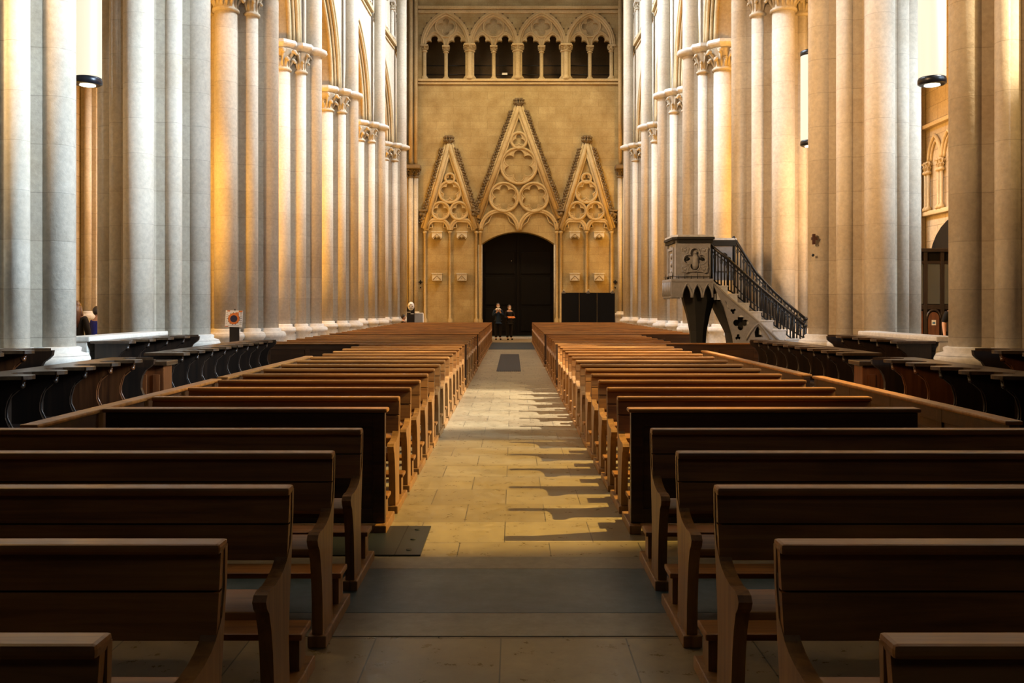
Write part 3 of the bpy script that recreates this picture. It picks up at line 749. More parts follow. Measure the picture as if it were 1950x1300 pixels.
# ------------------------------------------------------------------ choir stalls
def stall_profile(top):
    z = top
    pr = [(.50,0),(.50,z-.03),(.02,z-.03),(.03,z-.09),(.07,z-.13),(.13,z-.17),(.17,z-.24),(.19,z-.32),(.19,z-.40),(.165,z-.47),(.12,z-.53),(.06,z-.57),(.0,z-.60),(-.05,z-.63),(-.065,z-.67),(-.04,z-.71),(.0,z-.74),(.03,z-.80),(.03,0)]
    return pr
def make_stall(top, L=.63, brown=False, end=False):
    """local +X points away from the nave, +Y along the row"""
    r = bpy.data.objects.new('choir_stall', None); COL.objects.link(r); r.empty_display_size = .1
    mt = M['stall_brown'] if brown else M['stall']  # brown copy paints light onto the dividers beside the gap
    m = MB(); m.plate(stall_profile(top), [], -.028, .028, lambda u,v,w: (u,w,v)); dv = m.build('divider', mt, r)
    e = MB(); e.tube([(.02,0,top-.06),(.07,0,top-.13),(.15,0,top-.20),(.185,0,top-.32),(.185,0,top-.40),(.12,0,top-.53),(.0,0,top-.60),(-.055,0,top-.66)], .011, 6)
    e.ball((.05,0,top-.10), .036, 1); e.ball((-.04,0,top-.665), .045, 1); e.build('carved_edge', mt, dv)
    m = MB()
    pts = [(-.02,-.10)] + [(-.02 - .05*math.sin(PI*i/6), -.10+.20*i/6) for i in range(1,6)] + [(-.02,.10)] + [(.10 + .20*math.sin(PI*i/8)**.7, .10 + (L-.20)*i/8) for i in range(1,8)] + [(.0,L-.103),(.53,L-.103),(.53,-.10)]
    m.plate(pts, [], top-.035, top, lambda u,v,w: (u,v,w)); m.build('shoulder_ledge', M['stall_top'], r)
    m = MB(); m.box(.47,.52,.028,L-.028,.0,top-.035); m.build('back_panel', M['stall'], r)
    m = MB(); m.box(.09,.47,.03,L-.03,.43,.47,.01); m.build('seat', M['stall'], r)
    m = MB(); m.box(.12,.16,.03,L-.03,.0,.43); m.build('seat_front', M['stall'], r)
    return r
def stall_row(sd, u0, y0, n, top, where, zbase=0.0, brown=(), L=.63):
    pa = make_stall(top, L); pbn = None; first = True
    for i in range(n):
        if i in brown:
            if pbn is None: pbn = make_stall(top, L, True); o = pbn
            else: o = copy_tree(pbn)
        else:
            o = pa if first else copy_tree(pa); first = False
        o.location = (sd*u0, y0 + L*i, zbase)
        if sd < 0: o.scale = (-1,1,1)
        tag(o, 'dark choir stall %s, %s, %s from near end' % (sw[sd], where, ORD[i]), 'choir stall', 'choir stalls along the nave')
    # closing end panel
    r = MB(); r.plate(stall_profile(top), [], -.03, .03, lambda u,v,w: (sd*(u0+u), y0+L*n+w, zbase+v))
    tag(r.build('stall_end', M['stall']), 'dark end board closing the choir stalls %s, %s' % (sw[sd], where), 'stall end')
pf = MB(); pf.box(-6.3,-4.2,5.5,17.95,0,.02); struct(pf.build('floor.005', M['stall']))
for sd in (-1, 1):
    stall_row(sd, 4.55, 6.78, 8, 1.0, 'front near row', brown=(6,7))
    stall_row(sd, 4.55, 12.84, 8, 1.0, 'front far row')
    pfm = MB(); pfm.box(min(sd*5.35,sd*6.5),max(sd*5.35,sd*6.5),6.9,11.0,.02,.15); pfm.box(min(sd*5.35,sd*6.5),max(sd*5.35,sd*6.5),13.15,16.2,.02,.15); trim(pfm, M['oak_dark'])
    stall_row(sd, 5.45, 7.25, 6, 1.0, 'back near row', .15, brown=(5,))
    stall_row(sd, 5.45, 13.2, 4, 1.0, 'back far row', .15, L=.74)
    r = thing('parapet', 'pale stone parapet behind the back stalls ' + sw[sd], 'parapet', (sd*6.15, 13.1, 0))
    m = MB(); m.box(-.12,.12,0,2.95,0,1.14); m.build('wall', M['base'], r)
    m = MB(); m.box(-.17,.17,-.02,2.97,1.14,1.215,.02); m.build('coping', M['base'], r)
    # brown desk end between the two lengths
    r = thing('stall_desk', 'reddish wooden desk end filling the gap between stall lengths ' + sw[sd], 'desk', (sd*4.9, 12.25, 0))
    m = MB(); m.box(-.28,.28,0,.30,0,.86,.01); m.build('body', M['stall_brown'], r)
    m = MB(); m.box(-.34,.34,-.05,.36,.86,.92,.012); m.build('top', M['stall_top'], r)
    m = MB()
    for x in (-.2,-.03,.14): m.box(x,x+.09,-.015,.0,.12,.74,.004)
    m.build('front_panel', M['stall_brown'], r)

# ------------------------------------------------------------------ hanging lamps
def lamp(x, y, z, L, label):
    r = thing('pendant_lamp', label, 'lamp', (x, y, z), 0, 'glowing cylindrical pendant lamps')
    m = MB(); m.lathe([(.20,.10),(.207,.14),(.207,L-.1),(.20,L-.06)], 0, 0, 32); m.build('lamp_shade', M['lamp'], r)
    m = MB(); m.lathe([(.185,0),(.215,.02),(.215,.085),(.20,.12)], 0, 0, 32); m.build('bottom_band', M['lampband'], r)
    m = MB(); m.lathe([(.20,L-.09),(.215,L-.06),(.215,L+.02),(.12,L+.06)], 0, 0, 32); m.build('top_band', M['lampband'], r)
    m = MB(); m.lathe([(.12,-.008),(.12,.004)], 0, 0, 20); m.build('downlight', M['bulb'], r)
    m = MB(); m.tube([(0,0,L+.05),(0,0,13.05-z)], .012, 6); m.build('suspension_rod', M['iron'], r)
lamp(-6.75, 14.7, 5.15, 2.05, 'glowing cylinder lamp hanging past the pier opposite the pulpit')
lamp(6.65, 14.7, 5.15, 2.05, 'glowing cylinder lamp hanging above the dark wooden porch gap')
lamp(6.36, 19.8, 5.06, 2.0, 'glowing cylinder lamp half hidden behind the pier above the pulpit stairs')

# ------------------------------------------------------------------ pulpit
PD = 19.6
def pp(px, py, d=PD): return ((px-VX)*d/F, EYE-(py-VY)*d/F)
r = thing('pulpit', 'carved grey stone pulpit on a dark stem with an iron-railed stair', 'pulpit', (0,0,0))
x0, zt = pp(1287,447); x1, zb = pp(1353,531)
y0, y1 = PD, PD+1.05
m = MB(); m.plate([(x0,y0),(x1,y0),(x1,y0+.12),(x0+.12,y0+.12),(x0+.12,y1),(x0,y1)], [], zb, zt-.12, lambda u,v,w: (u,v,w)); m.build('body', M['pulpit'], r)
m = MB(); xr, _ = pp(1396,447,PD+1.0); m.box(x1-.1,xr,y1-.12,y1,zb,zt-.12); m.box(x0,x1+.1,y1-.12,y1,zb,zt-.12); m.build('back_body', M['pulpit'], r)
def ledge(o, z0, z1):
    return [(x0-o+.09,y0-o),(x1+o,y0-o),(x1+o,y0+.14),(x0+.14,y0+.14),(x0+.14,y1-.16),(xr+o,y1-.16),(xr+o,y1+.05),(x0-o,y1+.05),(x0-o,y0-o+.12)], z0, z1
def ledge_mb(mb, o, z0, z1):
    p, a, b = ledge(o, z0, z1); mb.plate(p, [], a, b, lambda u,v,w: (u,v,w)); return mb
ledge_mb(MB(), .055, zt-.045, zt).build('top_ledge', M['step'], r)
m = MB(); ledge_mb(m, .075, zt-.10, zt-.047); ledge_mb(m, .045, zt-.17, zt-.101); m.build('dark_cornice', M['pulpit_dark'], r)
# carved quatrefoil panel on the front
cx, cz = pp(1322.5,494); R = .245
pm = MB()
pm.plate([(cx-.27,cz-.265),(cx+.27,cz-.265),(cx+.27,cz+.265),(cx-.27,cz+.265)], [foil(cx,cz,R*1.02,4,0)], 0, .05, lambda u,v,w: (u,y0-w,v))
pm.tube([(u,y0-.05,v) for u,v in foil(cx,cz,R,4,0)], .016, 6, True)
for sx in (-1,1):
    for sz in (-1,1):
        pm.tube([(u,y0-.05,v) for u,v in foil(cx+sx*.20,cz+sz*.20,.085,3,PI/4)], .012, 6, True)
        pm.ball((cx+sx*.20,y0-.05,cz+sz*.20), .035, 1, (1,.6,1))
pm.build('carved_panel', M['pulpit'], r)
fg = MB(); fg.lathe([(.05,-.20),(.075,-.12),(.06,-.02),(.07,.05),(.035,.10),(.03,.115)], cx+.015, y0-.015, 12, z=cz); fg.ball((cx+.015,y0-.03,cz+.15), .036, 2); fg.build('relief_figure', M['pulpit'], r)
fg = MB()
for sx in (-1,1):
    fg.ball((cx+sx*.15,y0-.005,cz+.015), .05, 1, (1.1,.5,.8)); fg.ball((cx+sx*.17,y0-.005,cz-.0), .04, 1, (1.2,.5,.8))
fg.build('pierced_leaf', M['pulpit_dark'], r)
sm = MB(); 
for q in range(4): sm.ball((x0-.005,y0+.52,zb+.16+.17*q), .09, 1, (.3,1.2,.8))
sm.plate([(y0+.2,zb+.08),(y1-.2,zb+.08),(y1-.2,zt-.25),(y0+.2,zt-.25)], [[(y0+.26,zb+.14),(y1-.26,zb+.14),(y1-.26,zt-.31),(y0+.26,zt-.31)]], 0, .03, lambda u,v,w: (x0-w,u,v))
sm.build('side_carving', M['pulpit'], r)
# gallery under the body: slab, little spiked railing, hanging arches
gx0, gz = pp(1277,534); gx1, _ = pp(1357,534)
m = MB(); m.box(gx0,gx1,y0-.10,y1+.05,gz-.03,gz+.035,.01); m.build('gallery_slab', M['pulpit'], r)
ra = MB(); ra.tube([(gx0+.02,y0-.06,gz+.085),(gx1-.06,y0-.06,gz+.085)], .008, 6); ra.tube([(gx0+.03,y0-.06,gz+.085),(gx0+.03,y1,gz+.085)], .008, 6)
for i in range(7):
    xx = gx0+.03 + (gx1-gx0-.1)*i/6; ra.tube([(xx,y0-.06,gz+.03),(xx,y0-.06,gz+(.17 if i % 2 == 0 else .11))], [.012,.003], 6)
for i in range(1,5):
    yy = y0 + 1.0*i/5; ra.tube([(gx0+.03,yy,gz+.03),(gx0+.03,yy,gz+(.17 if i % 2 == 0 else .11))], [.012,.003], 6)
ra.build('spike_rail', M['iron'], r)
m = MB(); wv = gx1-gx0; n = 4; outer = [(gx0,gz-.03),(gx0,gz-.36)]
for i in range(n):
    a = gx0 + wv*(i+.12)/n; b = gx0 + wv*(i+.88)/n
    if i == 0: continue
    outer += [(a-.0,gz-.36)] + [(u,v) for u,v in arch_pts(a,b,gz-.36,.26,6)] 
outer += [(gx1,gz-.36),(gx1,gz-.03)]
m.plate(outer, [], -.08, -.02, lambda u,v,w: (u,y0+w,v))
m.plate([(y0-.025,gz-.03),(y0-.025,gz-.30),(y1,gz-.30),(y1,gz-.03)], [], .004, .05, lambda u,v,w: (gx0+w,u,v))
for i in range(1,n):
    a = gx0 + wv*(i+.12)/n; b = gx0 + wv*(i+.88)/n
    m.tube([(u,y0-.085,v) for u,v in arch_pts(a-.02,b+.02,gz-.36,.30,6)], .014, 6)
for i in range(6): m.ball((gx0+.03+i*.03,y0-.05,gz-.37), .02, 1)
for i in range(5): m.tube([(gx0,y0+.05+.22*i,gz-.33),(gx0,y0+.05+.22*i,gz-.03)], .03, 6); m.ball((gx0+.02,y0+.05+.22*i,gz-.35), .04, 1)
m.build('hanging_arcade', M['pulpit'], r)
# stem
scx = pp(1338,600)[0]; scy = y0+.50
m = MB(); m.lathe([(.34,0),(.34,.10),(.22,.16),(.17,.35),(.165,.75),(.19,1.1),(.26,1.45),(.35,1.75),(.42,gz-.06),(.45,gz-.03)], scx, scy, 8, PI/8, False); m.build('stem', M['pulpit_dark'], r)
# stair: stringer with tracery
yS = PD-.06
O = [pp(1355,536,yS), pp(1361,538.5,yS), pp(1382.6,561,yS), pp(1403,577.5,yS), pp(1446,613,yS), pp(1467.7,632,yS), pp(1486,650,yS), pp(1506,676,yS)]
bl = pp(1401,676,yS)
outer = O + [bl, pp(1396,640,yS), pp(1380,585,yS)]
q = pp(1411,614.5,yS)
h1 = foil(q[0],q[1],.165,4,0)
h2 = [pp(a,b,yS) for a,b in ((1381,571.5),(1384,576),(1389,589),(1384.5,583))]
h3 = foil(*pp(1396.5,592,yS),.065,3,PI/5)
h4 = foil(*pp(1406,642,yS),.07,3,PI/2)
h5 = [pp(a,b,yS) for a,b in ((1438,642),(1437,632),(1441,623),(1444,621),(1448,628),(1450,634),(1453,642))]
m = MB(); m.plate(outer, [h1,h2,h3,h4,h5], 0, .10, lambda u,v,w: (u,yS+w,v))
rim = [pp(1356,535,yS), pp(1361,539.5,yS), pp(1382.6,562,yS), pp(1403,578.5,yS), pp(1446,614,yS), pp(1467.7,633,yS), pp(1486,651,yS)]
m.tube([(u,yS-.005,v) for u,v in rim], .022, 8)
m.tube([(u,yS-.01,v) for u,v in [pp(1420,647,yS),pp(1427,634,yS),pp(1436,622,yS),pp(1444,615.5,yS),pp(1453,625,yS),pp(1461,636,yS),pp(1468,648,yS)]], .022, 6)
m.build('stair_stringer', M['pulpit'], r)
sx = [(u+.0,v-.06) for u,v in O[1:]]
m = MB(); m.plate(sx + [(bl[0]+.05,bl[1]),(bl[0]-.02,bl[1]+.45),(O[1][0]+.16,O[1][1]-.55)], [], .14, .95, lambda u,v,w: (u,yS+w,v)); m.build('stair_shade_fill', M['pulpit_dark'], r)  # dark block added behind the tracery holes to stand for shade
steps = [(1366,1386,527.5),(1366,1386,543.7),(1384,1405,559.5),(1404,1427,576.5),(1425,1450,593),(1448,1473,610),(1471,1497,627.7),(1494,1522,645),(1516,1546,661)]
for i, (a, b, py) in enumerate(steps[1:]):
    xa, z = pp(a,py,yS); xb, _ = pp(b,py,yS)
    s = MB(); s.box(xa, xb, yS+.012, yS+1.0, 0 if i > 5 else z-.30, z, .006); s.box(xa,xb+.015,yS+.0,yS+1.0,z-.025,z+.004,.006)
    s.build('step', M['step'], r)
# railings
def railing(y, path, nm, base):
    ra = MB(); pts = [( (px-VX)*y/F, y, EYE-(py-VY)*y/F) for px,py in path]
    ra.tube(pts, .032, 8)
    lo = [( (px-VX)*y/F, y, EYE-(py-VY)*y/F) for px,py in base]
    ra.tube(lo, .016, 6)
    ra.tube([(p[0],p[1],p[2]-.10) for p in pts], .012, 6)
    def at(L, x):
        for a, b in zip(L, L[1:]):
            if a[0] <= x <= b[0]: return a[2] + (b[2]-a[2])*(x-a[0])/(b[0]-a[0])
        return None
    x = pts[0][0]+.03; k = 0
    while x < pts[-1][0]-.01:
        zt_, zl = at(pts, x), at(lo, x)
        if zt_ and zl:
            ra.tube([(x,y,zl),(x,y,zt_)], .016 if k % 5 else .03, 6)
            if k % 2: ra.tube([(x+.03*math.cos(t),y,zt_-.17+.05*math.sin(t)) for t in [2*PI*i/8 for i in range(8)]], .007, 5, True)
        x += .07; k += 1
    ra.ball((pts[-1][0],y,pts[-1][2]), .05, 2); ra.tube([(pts[-1][0],y,lo[-1][2]),pts[-1]], .03, 8)
    ra.build(nm, M['iron'], r)
railing(yS+.20, [(1352,466),(1390,496),(1440,541),(1490,583),(1533,620)], 'near_railing', [(1352,528),(1368,541),(1395,557),(1437,591),(1484,626),(1508,645),(1533,660)])
railing(yS+.98, [(1396,450),(1420,488),(1440,519),(1474,555),(1497,576),(1534,607)], 'far_railing', [(1396,540),(1412,558),(1438,580),(1490,618),(1534,645)])
cx2, cz2 = pp(1379,494,PD+.93)
pm = MB(); pm.plate([(cx2-.19,cz2-.26),(cx2+.17,cz2-.26),(cx2+.17,cz2+.26),(cx2-.19,cz2+.26)], [foil(cx2,cz2,.15,4,0)], 0, .04, lambda u,v,w: (u,y1-.12-w,v)); pm.build('carved_panel', M['pulpit'], r)

# ------------------------------------------------------------------ people
def skin_body(name, mat, joints, edges, parent, sub=2, root=0):
    me = bpy.data.meshes.new(name); me.from_pydata([j[0] for j in joints], edges, [])
    o = bpy.data.objects.new(name, me); COL.objects.link(o); o.parent = parent
    sk = o.modifiers.new('skin', 'SKIN'); sk.use_smooth_shade = True; sk.branch_smoothing = .6
    for v, j in zip(me.skin_vertices[0].data, joints):
        rr = j[1] if isinstance(j[1], tuple) else (j[1], j[1]); v.radius = rr; v.use_root = False
    me.skin_vertices[0].data[root].use_root = True
    ss = o.modifiers.new('sub', 'SUBSURF'); ss.levels = sub; ss.render_levels = sub
    me.materials.append(mat); return o
def person(label, loc, rz, H, top, legs, hair, mask=False, longhair=False, arm='down', sit=False, collar=None, sleeve=3):
    """faces local -Y"""
    r = thing('person', label, 'person', loc, rz); k = H/1.72
    hip = .92 if not sit else .45
    def J(x,y,z,rad): return ((x*k,y*k,(z - (.92-hip))*k), rad*k)
    js = [J(0,0,.95,.13), J(0,0,1.12,.12), J(0,0,1.30,.15), J(0,0,1.42,.12), J(0,-.005,1.50,.055), J(0,-.01,1.56,.06)]
    es = [(0,1),(1,2),(2,3),(3,4),(4,5)]
    hands = []
    for s in (-1,1):
        b = len(js); js += [J(s*.17,0,1.41,.065)]
        if arm == 'down' or (arm == 'one' and s > 0) or (arm == 'hold' and False):
            js += [J(s*.235,.02,1.14,.05), J(s*.25,-.04,.90,.036), J(s*.25,-.06,.83,.036)]; hp = (s*.25,-.06,.83); hd = (0,-.15,-1)
        elif arm == 'hold':
            js += [J(s*.235,-.02,1.14,.05), J(s*.12,-.24,1.10,.036), J(s*.06,-.28,1.12,.034)]; hp = (s*.06,-.28,1.12); hd = (-s*.7,-.5,.1)
        else:
            js += [J(s*.235,-.05,1.15,.05), J(s*.10,-.22,1.30,.036), J(s*.07,-.23,1.36,.034)]; hp = (s*.07,-.23,1.36); hd = (-s*.2,-.1,1)
        es += [(3,b),(b,b+1),(b+1,b+2),(b+2,b+3)]
        hands.append((s, hp, hd))
        b = len(js)
        if not sit: js += [J(s*.095,0,.86,.10), J(s*.10,-.01,.49,.062), J(s*.10,.02,.10,.042), J(s*.11,-.11,.04,.038)]
        else: js += [J(s*.10,-.03,.88,.10), J(s*.12,-.42,.90,.07), J(s*.12,-.42,.50,.045), J(s*.12,-.55,.46,.04)]
        es += [(0,b),(b,b+1),(b+1,b+2),(b+2,b+3)]
    # fingers
    for s, hp, hd in hands:
        d = Vector(hd).normalized(); sd_ = d.cross(Vector((0,-1,0))) if abs(d.y) < .9 else Vector((1,0,0)); sd_.normalize()
        root = [i for i, j in enumerate(js) if (Vector(j[0]) - Vector((hp[0]*k,hp[1]*k,(hp[2]-(.92-hip))*k))).length < 1e-6][0]
        for q, (off, L) in enumerate(((-.03,.075),(-.01,.085),(.01,.08),(.03,.062))):
            b = len(js); p = Vector(hp) + d*.045 + sd_*off
            js += [J(*p,.009), J(*(p+d*L*.6+Vector((0,-.008,0))),.008), J(*(p+d*L*.95+Vector((0,-.025,0))),.006)]
            es += [(root,b),(b,b+1),(b+1,b+2)]
        b = len(js); p = Vector(hp) - sd_*.03*s; js += [J(*(p+d*.01-sd_*.02*s),.010), J(*(p+d*.05-sd_*.035*s),.008)]; es += [(root,b),(b,b+1)]
    skin_body('body', M['skin'], js, es, r)
    # head with face
    zc = (1.625 - (.92-hip))*k
    h = MB(); h.ball((0,-.01*k,zc), .105*k, 3, (.78,.95,1.15)); h.ball((0,-.04*k,zc-.055*k), .07*k, 2, (.85,.9,.9))
    h.ball((0,-.115*k,zc-.01*k), .018*k, 1, (.8,1.1,1.4))
    for s in (-1,1): h.ball((s*.083*k,.0,zc-.005*k), .026*k, 1, (.4,.7,1.1))
    h.build('head', M['skin'], r)
    e = MB()
    for s in (-1,1): e.ball((s*.033*k,-.101*k,zc+.018*k), .011*k, 1, (1.3,.6,.8))
    e.tube([(-.022*k,-.105*k,zc-.062*k),(0,-.11*k,zc-.064*k),(.022*k,-.105*k,zc-.062*k)], .005*k, 5)
    e.build('face_features', M['hair'], r)
    hb = MB(); hb.ball((0,.015*k,zc+.03*k), .112*k, 3, (.82,.95,1.05))
    if longhair:
        hb.tube([(0,.05*k,zc+.04*k),(0,.08*k,zc-.1*k),(0,.10*k,zc-.25*k),(0,.12*k,zc-.42*k)], [.10*k,.12*k,.12*k,.07*k], 10)
        for s in (-1,1): hb.tube([(s*.07*k,.01*k,zc+.03*k),(s*.1*k,.02*k,zc-.15*k),(s*.09*k,.03*k,zc-.34*k)], [.04*k,.05*k,.03*k], 8)
    hb.build('hair', hair, r)
    if mask:
        q = MB(); q.ball((0,-.062*k,zc-.045*k), .072*k, 2, (.9,.85,.85)); q.build('face_mask', M['mask'], r)
    if collar:
        q = MB(); q.lathe([(.115*k,-.04),(.125*k,.02),(.10*k,.07)], 0, 0, 14, z=zc-.18*k); q.build('hood', collar, r)
    # clothes follow the body
    def grow(sel, add): return [(p, rad+add*k) for p, rad in sel]
    tj = grow(js[0:4], .028); te = [(0,1),(1,2),(2,3)]; bi = 6
    for s in range(2):
        st = js[6+s*8:6+s*8+sleeve]; b = len(tj); st = grow(st, .018); tj += st; te += [(3,b)] + [(b+i,b+i+1) for i in range(sleeve-1)]
    tj.append(((0,0,(.80-(.92-hip))*k), .15*k)); te.append((0,len(tj)-1))
    skin_body('jacket', top, tj, te, r)
    lj = grow([js[0]], .012); le = []
    for s in range(2):
        st = grow(js[10+s*8:10+s*8+3], .018); b = len(lj); lj += st; le += [(0,b),(b,b+1),(b+1,b+2)]
    skin_body('trousers', legs, lj, le, r)
    sh = MB()
    for s in (-1,1):
        a = js[13 if s < 0 else 21][0]; sh.ball((a[0],a[1]+.02,max(.045,a[2])), .055*k, 2, (.85,2.1,.8))
    sh.build('shoes', M['darkcloth'], r)
    return r
def at(px, d): return (px-VX)*d/F
person('masked person in a navy jacket with pale hood and hands raised, by the doorway', (at(948.5,44.6),44.6,0), .12, 1.74, M['navy'], M['darkcloth'], M['hair'], True, arm='up', collar=M['mask'])
person('masked person in black holding an orange folder, by the doorway', (at(970,44.6),44.6,0), .35, 1.66, M['darkcloth'], M['darkcloth'], M['hair'], True, arm='hold')
fo = MB(); fo.box(-.17,.17,-.012,.012,-.10,.10,.003)
o = fo.build('folder', M['orange']); o.location = (at(970,44.6)+.10,44.29,1.10); o.rotation_euler = (-1.25,0,.35); tag(o, 'orange folder held by the person in black', 'folder')
fo = MB(); fo.lathe([(.06,0),(.085,.1),(.03,.24)], 0, 0, 10, sx=.8, sy=.5)
person('dark-clothed person seated behind the rear pews beside the totem', (at(768.5,42.6),42.6,0), PI/2, 1.66, M['black'], M['darkcloth'], M['hair'], sit=True, arm='down')
bx_ = at(768.5,42.6)
bn = MB(); bn.box(bx_-.22,bx_+.22,42.25,42.95,.30,.34,.01)
for a in (-.2,.16): bn.box(bx_+a,bx_+a+.04,42.3,42.34,0,.30); bn.box(bx_+a,bx_+a+.04,42.86,42.9,0,.30)
tag(bn.build('bench', M['oak_dark']), 'low dark bench under the seated person by the totem', 'bench')
person('person with long brown hair seen from behind in the far aisle gap', (at(146.5,19.6),19.6,.0), PI, 1.70, M['darkcloth'], M['darkcloth'], M['hairb'], longhair=True)
person('person in a bright blue coat with dark hair in the far aisle gap', (at(186,20.4),20.4,0), PI-.5, 1.60, M['blue'], M['darkcloth'], M['hair'])
person('person in black with a bare forearm, half hidden by the pier near the porch', (at(1815.5,23.6),23.6,0), .1, 1.80, M['black'], M['darkcloth'], M['hair'], sleeve=2)

# ------------------------------------------------------------------ small furniture at the far end
r = thing('display_screen', 'black folding screen against the west wall beside the doorway', 'screen', (0,47,0))
a0, a1, zt_ = at(1069,47), at(1171,47), EYE+(582-557)*47/F
for i in range(3):
    w3 = (a1-a0)/3; m = MB(); m.box(a0+w3*i+.005,a0+w3*(i+1)-.005,-.03,.03,.05,zt_,.008); m.build('panel', M['black'], r)
for xx in (a0+.12,(a0+a1)/2,a1-.12):
    m = MB(); m.box(xx-.09,xx+.09,-.05,.05,zt_-.04,zt_+.06,.01); m.tube([(xx,0,zt_+.04),(xx,-.10,zt_+.14)], .035, 8); m.build('clip_light', M['steel'], r)
for xx in (a0+.1,a1-.1):
    m = MB(); m.box(xx-.05,xx+.05,-.3,.3,0,.05,.01); m.build('foot', M['blackpaint'], r)
r = thing('totem_sign', 'dark information totem topped by a round white disc', 'sign', (at(783,43.2),43.2,0))
m = MB(); m.plate([(-.20,.02),(.16,.02),(.16,1.55),(.04,1.78),(-.20,1.60)], [], -.05, .05, lambda u,v,w: (u,w,v)); m.build('post', M['blackpaint'], r)
m = MB(); m.lathe([(.0,-.02),(.20,-.02),(.20,.02),(.0,.02)], 0, 0, 28, caps=False); o = m.build('disc', plain('white_disc', (.85,.85,.85), .4), r); o.location = (.0,-.09,1.63); o.rotation_euler = (PI/2,0,0); o.scale = (.75,1,1); 
m = MB()
for z, w in ((.09,.07),(.055,.1),(-.05,.08),(-.09,.10),(-.12,.06)): m.box(-w*.75,w*.75,-.005,0,z-.008,z+.008)
m.box(-.11,-.05,-.005,0,-.02,.03); m.box(.04,.10,-.005,0,-.03,.02)
o = m.build('print', M['greyline'], r); o.location = (0,-.112,1.63)
m = MB(); m.box(-.18,-.02,-.057,-.05,1.335,1.365); m.box(-.02,.12,-.057,-.05,1.265,1.29); m.build('white_band', M['white'], r)
m = MB(); m.box(-.26,.22,-.18,.18,0,.03,.01); m.build('foot', M['blackpaint'], r)
r = thing('framed_stand', 'pale stand with a white tubular frame behind the totem', 'stand', (at(796.5,45.5),45.5,0))
m = MB(); 
for a, b in (((-.22,0),(-.22,1.28)),((-.22,1.28),(.24,1.28)),((.24,1.28),(.24,0))): m.tube([(a[0],0,a[1]),(b[0],0,b[1])], .025, 8)
m.build('frame', M['white'], r)
m = MB(); m.box(-.2,.22,-.01,.01,.1,1.26); m.build('panel', plain('pale_panel', (.34,.34,.34), .4), r)
m = MB(); m.box(-.25,.27,-.2,.2,0,.03,.008); m.build('foot', M['white'], r)
# poster on its stand
r = thing('poster_stand', 'square poster with an orange ring on a black stand before the third pier', 'poster stand', (at(446,20.2),20.2,0))
k = 20.2/F
m = MB(); m.box(-.105,.105,0,.04,.02,1.20,.006); m.build('post', M['blackpaint'], r)
m = MB(); m.box(-.25,.25,-.15,.25,0,.03,.008); m.build('foot', M['blackpaint'], r)
b = MB(); b.box(-.185,.185,-.03,-.01,-.18,.18,.003); bd = b.build('board', M['white'], r); bd.location = (0,0,1.365); bd.rotation_euler = (-.12,.03,0)
def onb(mb, nm, mat): return mb.build(nm, mat, bd)
m = MB(); m.plate(circ(0,0,.125,30), [circ(0,0,.075,24)], .031, .034, lambda u,v,w: (u,-w,v)); onb(m, 'orange_ring', M['orange'])
m = MB(); m.plate(circ(0,0,.078,30), [], .031, .036, lambda u,v,w: (u,-w,v)); onb(m, 'dark_disc', M['bluedisc'])
m = MB(); m.box(-.15,-.09,-.034,-.03,.155,.178); m.box(.10,.183,-.034,-.03,.145,.178); m.box(.03,.10,-.036,-.03,.09,.14); m.box(-.18,-.11,-.034,-.03,-.178,-.165); onb(m, 'orange_block', M['orange'])
m = MB()
for i in range(7):
    z = .12-.04*i; m.box(.13,.18,-.033,-.03,z,z+.012); m.box(-.17,-.135,-.033,-.03,z,z+.008)
m.box(-.12,.12,-.033,-.03,-.155,-.148)
onb(m, 'text_lines', M['greyline'])
m = MB()
for i in range(26):
    t_ = 2*PI*i/26
    if i % 2: m.box(.128*math.cos(t_)-.008,.128*math.cos(t_)+.008,-.036,-.03,.128*math.sin(t_)-.008,.128*math.sin(t_)+.008)
onb(m, 'ring_marks', M['hairb'])
m = MB(); m.box(.01,.03,-.02,.0,1.545,1.58); m.build('clip', M['blackpaint'], r)
# crucifix on the pier by the pulpit stairs
r = thing('crucifix', 'small dark crucifix on the pier at the foot of the pulpit stairs', 'crucifix', (at(1541,17.3)-.0,17.05,EYE+(582-456)*17.2/F))
m = MB(); m.box(-.025,.025,-.03,.02,-.10,.09); m.box(-.045,.06,-.034,.016,-.02,.03); m.build('cross', M['hairb'], r)
m = MB(); m.ball((-.01,-.0,-.30), .03, 1); m.build('candle_boss', M['iron'], r)

# floor grate, mat, metal plate
r = thing('floor_grate', 'black iron floor grate in the middle of the aisle', 'grate', (-.11,23.25,0))
m = MB(); m.box(-.30,.30,0,8.2,0,.006); m.build('backing', M['grate'], r)
m = MB()
for i in range(13): x = -.30+.05*i; m.box(x-.008,x+.008,0,8.2,.006,.014)
m.build('bars', M['grate'], r)
m = MB(); m.box(-.98,1.0,35.0,41.4,0,.012)
for i in range(12): m.box(-.98,1.0,35.2+.52*i,35.38+.52*i,.012,.018)
tag(m.build('entrance_mat', M['mat']), 'ribbed grey-green mat across the far aisle before the doorway', 'mat')
r = thing('cover_plate', 'dark metal cover plate on the floor, poking out from under a pew into the aisle', 'cover plate', (0,6.10,0))
m = MB(); m.box(-3.0,-.61,0,.80,0,.012,.003); m.build('plate', plain('dark_sheet_metal', (.035,.04,.045), .4, .6), r)
m = MB()
for x in (-.78,-1.02,-1.32,-1.62,-1.92): m.box(x-.004,x+.004,0,.80,.012,.013)
m.build('joint', M['grate'], r)
for (x,y) in ((-.70,.12),(-.70,.40),(-.70,.68)):
    m = MB(); m.lathe([(.02,.012),(.018,.018)], x, y, 10); m.build('bolt', M['grate'], r)

